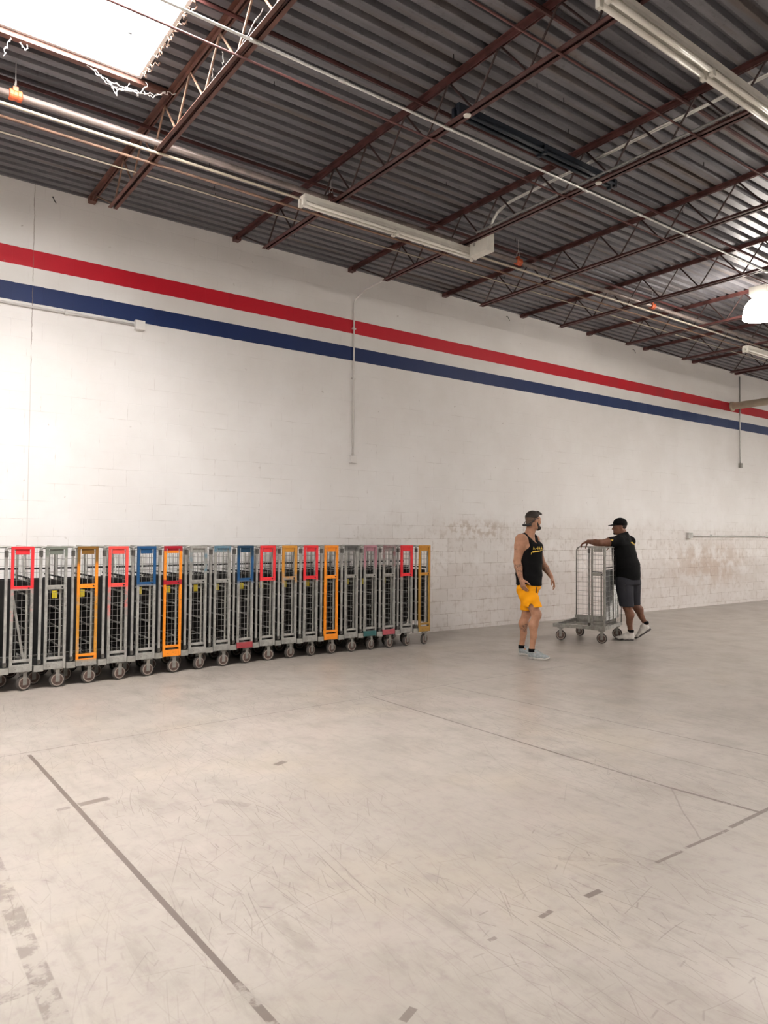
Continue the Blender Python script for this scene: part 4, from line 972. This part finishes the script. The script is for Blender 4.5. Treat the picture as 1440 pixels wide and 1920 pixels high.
def person_cap():
    t = thing('person', 'man in black cap, black t-shirt and charcoal shorts, pushing the bare grey roll cart', 'person', (9.48, 6.70, 0), -math.radians(55.1), 'men in the warehouse')
    fw = V3(-.93, .36, 0); lt = V3(-.36, -.93, 0)
    F = Field((-.75, -.46, 0), (.50, .60, 1.90), .0065)
    def T(Fd, g=0., gz=0.):
        A = V3(.055, .02, .88); B = V3(.040, .02, 1.08); Cc = V3(.005, .02, 1.25); D = V3(-.015, .02, 1.42); E = V3(-.005, .02, 1.515)
        Fd.loft(A, B, lt, (.172+g+gz, .156+g+gz), (.184+g+gz, .172+g+gz), .03, .05)
        Fd.loft(B, Cc, lt, (.184+g+gz, .172+g+gz), (.190+g, .168+g), .012, .025)
        Fd.loft(Cc, D, lt, (.190+g, .166+g), (.198+g, .146+g), .012, .025)
        Fd.loft(D, E, lt, (.196+g, .140+g), (.125+g, .088+g), .02, .04)
        for s in (-1, 1): Fd.rc(E+lt*.03*s+V3(0, 0, .050), E+lt*.155*s+V3(0, 0, -.01), .052+g*.7, .060+g*.7, .04)
    T(F, -.006)
    F.rc((.01, .02, 1.52), (-.03, .0, 1.62), .066, .064, .03)
    hf = frame((-.955, -.29, -.05)); hc = V3(-.062, -.005, 1.695); head(F, hc, hf, .004)
    # left arm reaching forward to the cart's top rail
    Ls = V3(-.095, -.145, 1.475); Le = V3(-.335, -.315, 1.445); Lw = V3(-.512, -.175, 1.468)
    F.rc(Ls, Ls+(Le-Ls)*.5, .072, .064, .03).rc(Ls+(Le-Ls)*.4, Le, .064, .050, .02).rc(Le, Le+(Lw-Le)*.4, .051, .050, .015).rc(Le+(Lw-Le)*.35, Lw, .045, .030, .015)
    hand(F, Lw, (-.86, .22, -.34), (-.30, .1, -.95), (.2, .9, 0), .72, thumb_in=.6)
    # right arm to the side rail
    Rs = V3(.095, .17, 1.475); Re = V3(.02, .40, 1.30); Rw = V3(-.165, .43, 1.440)
    F.rc(Rs, Re, .062, .046, .03).rc(Re, Re+(Rw-Re)*.4, .047, .046, .015).rc(Re+(Rw-Re)*.35, Rw, .045, .030, .015)
    hand(F, Rw, (-.8, -.1, .02), (0, 0, -1), (0, -.9, 0), .6, thumb_in=.9)
    def leg(hip, kn, an):
        hip, kn, an = V3(*hip), V3(*kn), V3(*an)
        F.rc(hip, kn, .100, .062, .03); back = V3(.024, 0, 0)
        ca = kn+(an-kn)*.30+back; F.rc(kn, ca, .060, .062, .03).rc(ca, kn+(an-kn)*.65, .060, .042, .03).rc(kn+(an-kn)*.6, an, .042, .036, .02)
    leg((.0, -.075, .86), (.045, -.095, .50), (.092, -.05, .13))
    leg((.115, .10, .86), (.140, .15, .53), (.305, .20, .235))
    F.rc((.092, -.05, .12), (.02, -.05, .05), .032, .024, .02).rc((.305, .20, .225), (.265, .20, .13), .032, .024, .02)
    F.obj('body', M['skin_b'], t, 3)
    # t-shirt
    G = Field((-.36, -.42, .84), (.34, .48, 1.64), .0065); T(G, .012, .012)
    aa = Ls+(Le-Ls)*.0; G.rc(Ls, Ls+(Le-Ls)*.42, .080, .078, .04)
    G.rc(Rs, Rs+(Re-Rs)*.75, .076, .068, .04); G.rc((.01, .02, 1.54), (-.004, .012, 1.60), .068, .066, .03)
    X, Y, Z = G.whole(); G.F = G.F+(.003*np.sin(34*(Z-.4*X)+12*Y)*sstep(Z, 1.4, 1.2)).astype(np.float32); d = (Le-Ls)/np.linalg.norm(Le-Ls); e = Ls+(Le-Ls)*.50
    c1 = (X-e[0])*d[0]+(Y-e[1])*d[1]+(Z-e[2])*d[2]; c1 = np.where((X < -.12) & (Z > 1.30), c1, -1.)
    G.F = np.maximum(G.F, np.broadcast_to(np.maximum(np.maximum(.900-.12*(-(X-.05))*(-1)*-.2-Z, c1), Z-1.612-.25*X), G.F.shape)).astype(np.float32)
    sh = G.obj('t_shirt', M['black_cloth'], t, 5)
    # shorts
    def legs(Sx, g):
        Sx.loft((.0, -.075, .86), (.040, -.095, .50), (0, 1, 0), (.122+g, .128+g), (.100+g, .106+g), .05 if g == 0 else 0, .12)
        Sx.loft((.115, .10, .86), (.138, .145, .52), (0, 1, 0), (.120+g, .125+g), (.095+g, .100+g), .05 if g == 0 else 0, .12)
    Sx = Field((-.22, -.30, .42), (.36, .40, 1.0), .0065); Sx.loft((.055, .02, .84), (.055, .02, .98), lt, (.186, .168), (.178, .165), .04, .03); legs(Sx, 0)
    inn = Field((-.22, -.30, .42), (.36, .40, 1.0), .0065); legs(inn, -.014)
    X, Y, Z = Sx.whole(); hem = .508+.10*np.maximum(Y-.02, 0)
    Sx.F = np.maximum(Sx.F, np.broadcast_to(np.maximum(hem-Z, np.minimum(.60-Z, -inn.F)), Sx.F.shape)).astype(np.float32)
    so = Sx.obj('shorts', M['grey_cloth'], t, 2)
    MB().box(.012, .026, -.202, -.212, .74, .84).obj('pocket', M['black'], so, bevel=.003)
    # cap
    f, l, u = hf
    K = Field(hc-.17, hc+.19, .005); K.ell(hc-f*.010+u*.040, (l, f, u), (.088, .108, .098), .01)
    X, Y, Z = K.whole(); a = (X-hc[0])*f[0]+(Y-hc[1])*f[1]+(Z-hc[2])*f[2]; b = (X-hc[0])*u[0]+(Y-hc[1])*u[1]+(Z-hc[2])*u[2]
    K.F = np.maximum(K.F, np.broadcast_to((.022+.12*(a-0.)*.25)-b, K.F.shape)).astype(np.float32)
    cap = K.obj('cap', M['black_cloth'], t, 2)
    Bm = Field(hc-.10+f*.12, hc+f*.12+.13, .004); X, Y, Z = Bm.whole()
    a = (X-hc[0])*f[0]+(Y-hc[1])*f[1]+(Z-hc[2])*f[2]; b = (X-hc[0])*u[0]+(Y-hc[1])*u[1]+(Z-hc[2])*u[2]; c_ = (X-hc[0])*l[0]+(Y-hc[1])*l[1]
    zz = b-(.040-.22*(a-.09)-2.2*c_**2)
    Bm.F = np.broadcast_to(np.maximum(np.abs(zz)-.0045, np.maximum(np.sqrt(((a-.085)/.085)**2+(c_/.080)**2)-1, .06-a)*.07), Bm.F.shape).astype(np.float32)
    Bm.obj('brim', M['black_cloth'], cap, 1)
    B = Field(hc-.15, hc+.15, .004)
    B.rc(hc+f*.078-u*.098-l*.010, hc+f*.078-u*.098+l*.010, .021, .021, .01)
    for s in (-1, 1): B.rc(hc+f*.094+l*s*.006-u*.050, hc+f*.086+l*s*.026-u*.072, .005, .006, .004)
    B.obj('goatee', M['hair'], t, 1)
    H2 = Field(hc-.16, hc+.17, .005); H2.ell(hc-f*.012+u*.028, (l, f, u), (.0785, .0985, .092), .01)
    X, Y, Z = H2.whole(); a = (X-hc[0])*f[0]+(Y-hc[1])*f[1]+(Z-hc[2])*f[2]; b = (X-hc[0])*u[0]+(Y-hc[1])*u[1]+(Z-hc[2])*u[2]
    lim = -.045+.05*sstep(a, -.04, .0)+.02*sstep(a, .0, .03)+.5*sstep(a, .03, .05)
    H2.F = np.maximum(H2.F, np.broadcast_to(np.maximum(lim-b, b-.03), H2.F.shape)).astype(np.float32); H2.obj('cropped_hair', M['hair'], t, 2)
    for s in (-1, 1):
        p = hc+f*.078+l*s*.031+u*.002; MB().lathe([(.0005, -.011), (.008, -.008), (.011, 0), (.008, .008), (.0005, .011)], tuple(p), 'z', 12).obj('eye', M['eye'], t, smooth=True)
    # yellow prints: sleeve end and the edge of a line across the upper back
    sl = Ls+(Le-Ls)*.36
    for k in (0, 1):
        st = [([(x, .018*k) for x in np.linspace(-.026, .03, 8)], .006)]
        print_on(sh, sh, 'sleeve_print', M['print_yellow'], tuple(sl+V3(0, -.25, .11)), (0, .85, -.45), st, (1, 0, .1), (.2, .3, .9))
    bk = V3(.135, -.0, 1.455); dv = V3(fw[0], fw[1], 0)
    st = []
    for k in range(5):
        x = .0-.026*k; st.append(([(x, -.02), (x+.006, .0), (x+.012, .02)], .006)); st.append(([(x+.012, .02), (x+.02, .0), (x+.024, -.015)], .005))
    print_on(sh, sh, 'back_print', M['print_yellow'], tuple(V3(.0, .02, 1.445)-fw*.4), tuple(fw), st, tuple(lt*1.), (0, 0, 1))
    shoe(t, 'shoe', (.150, -.050, 0), (-1, .0), 0, 0, (M['shoe_white'], M['sole_black'], M['shoe_white']), size=1.0, hi=.135)
    shoe(t, 'shoe', (.395, .20, .150), (-1, .0), .62, 0, (M['shoe_white'], M['sole_black'], M['shoe_white']), size=1.0, hi=.135)
    for p, a_ in (((.094, -.05, .155), 0), ((.308, .20, .262), 0)):
        MB().lathe([(.047, -.035), (.046, .0), (.039, .007)], p, 'z', 16).obj('sock', M['black_cloth'], t, smooth=True)
person_tank()
person_cap()
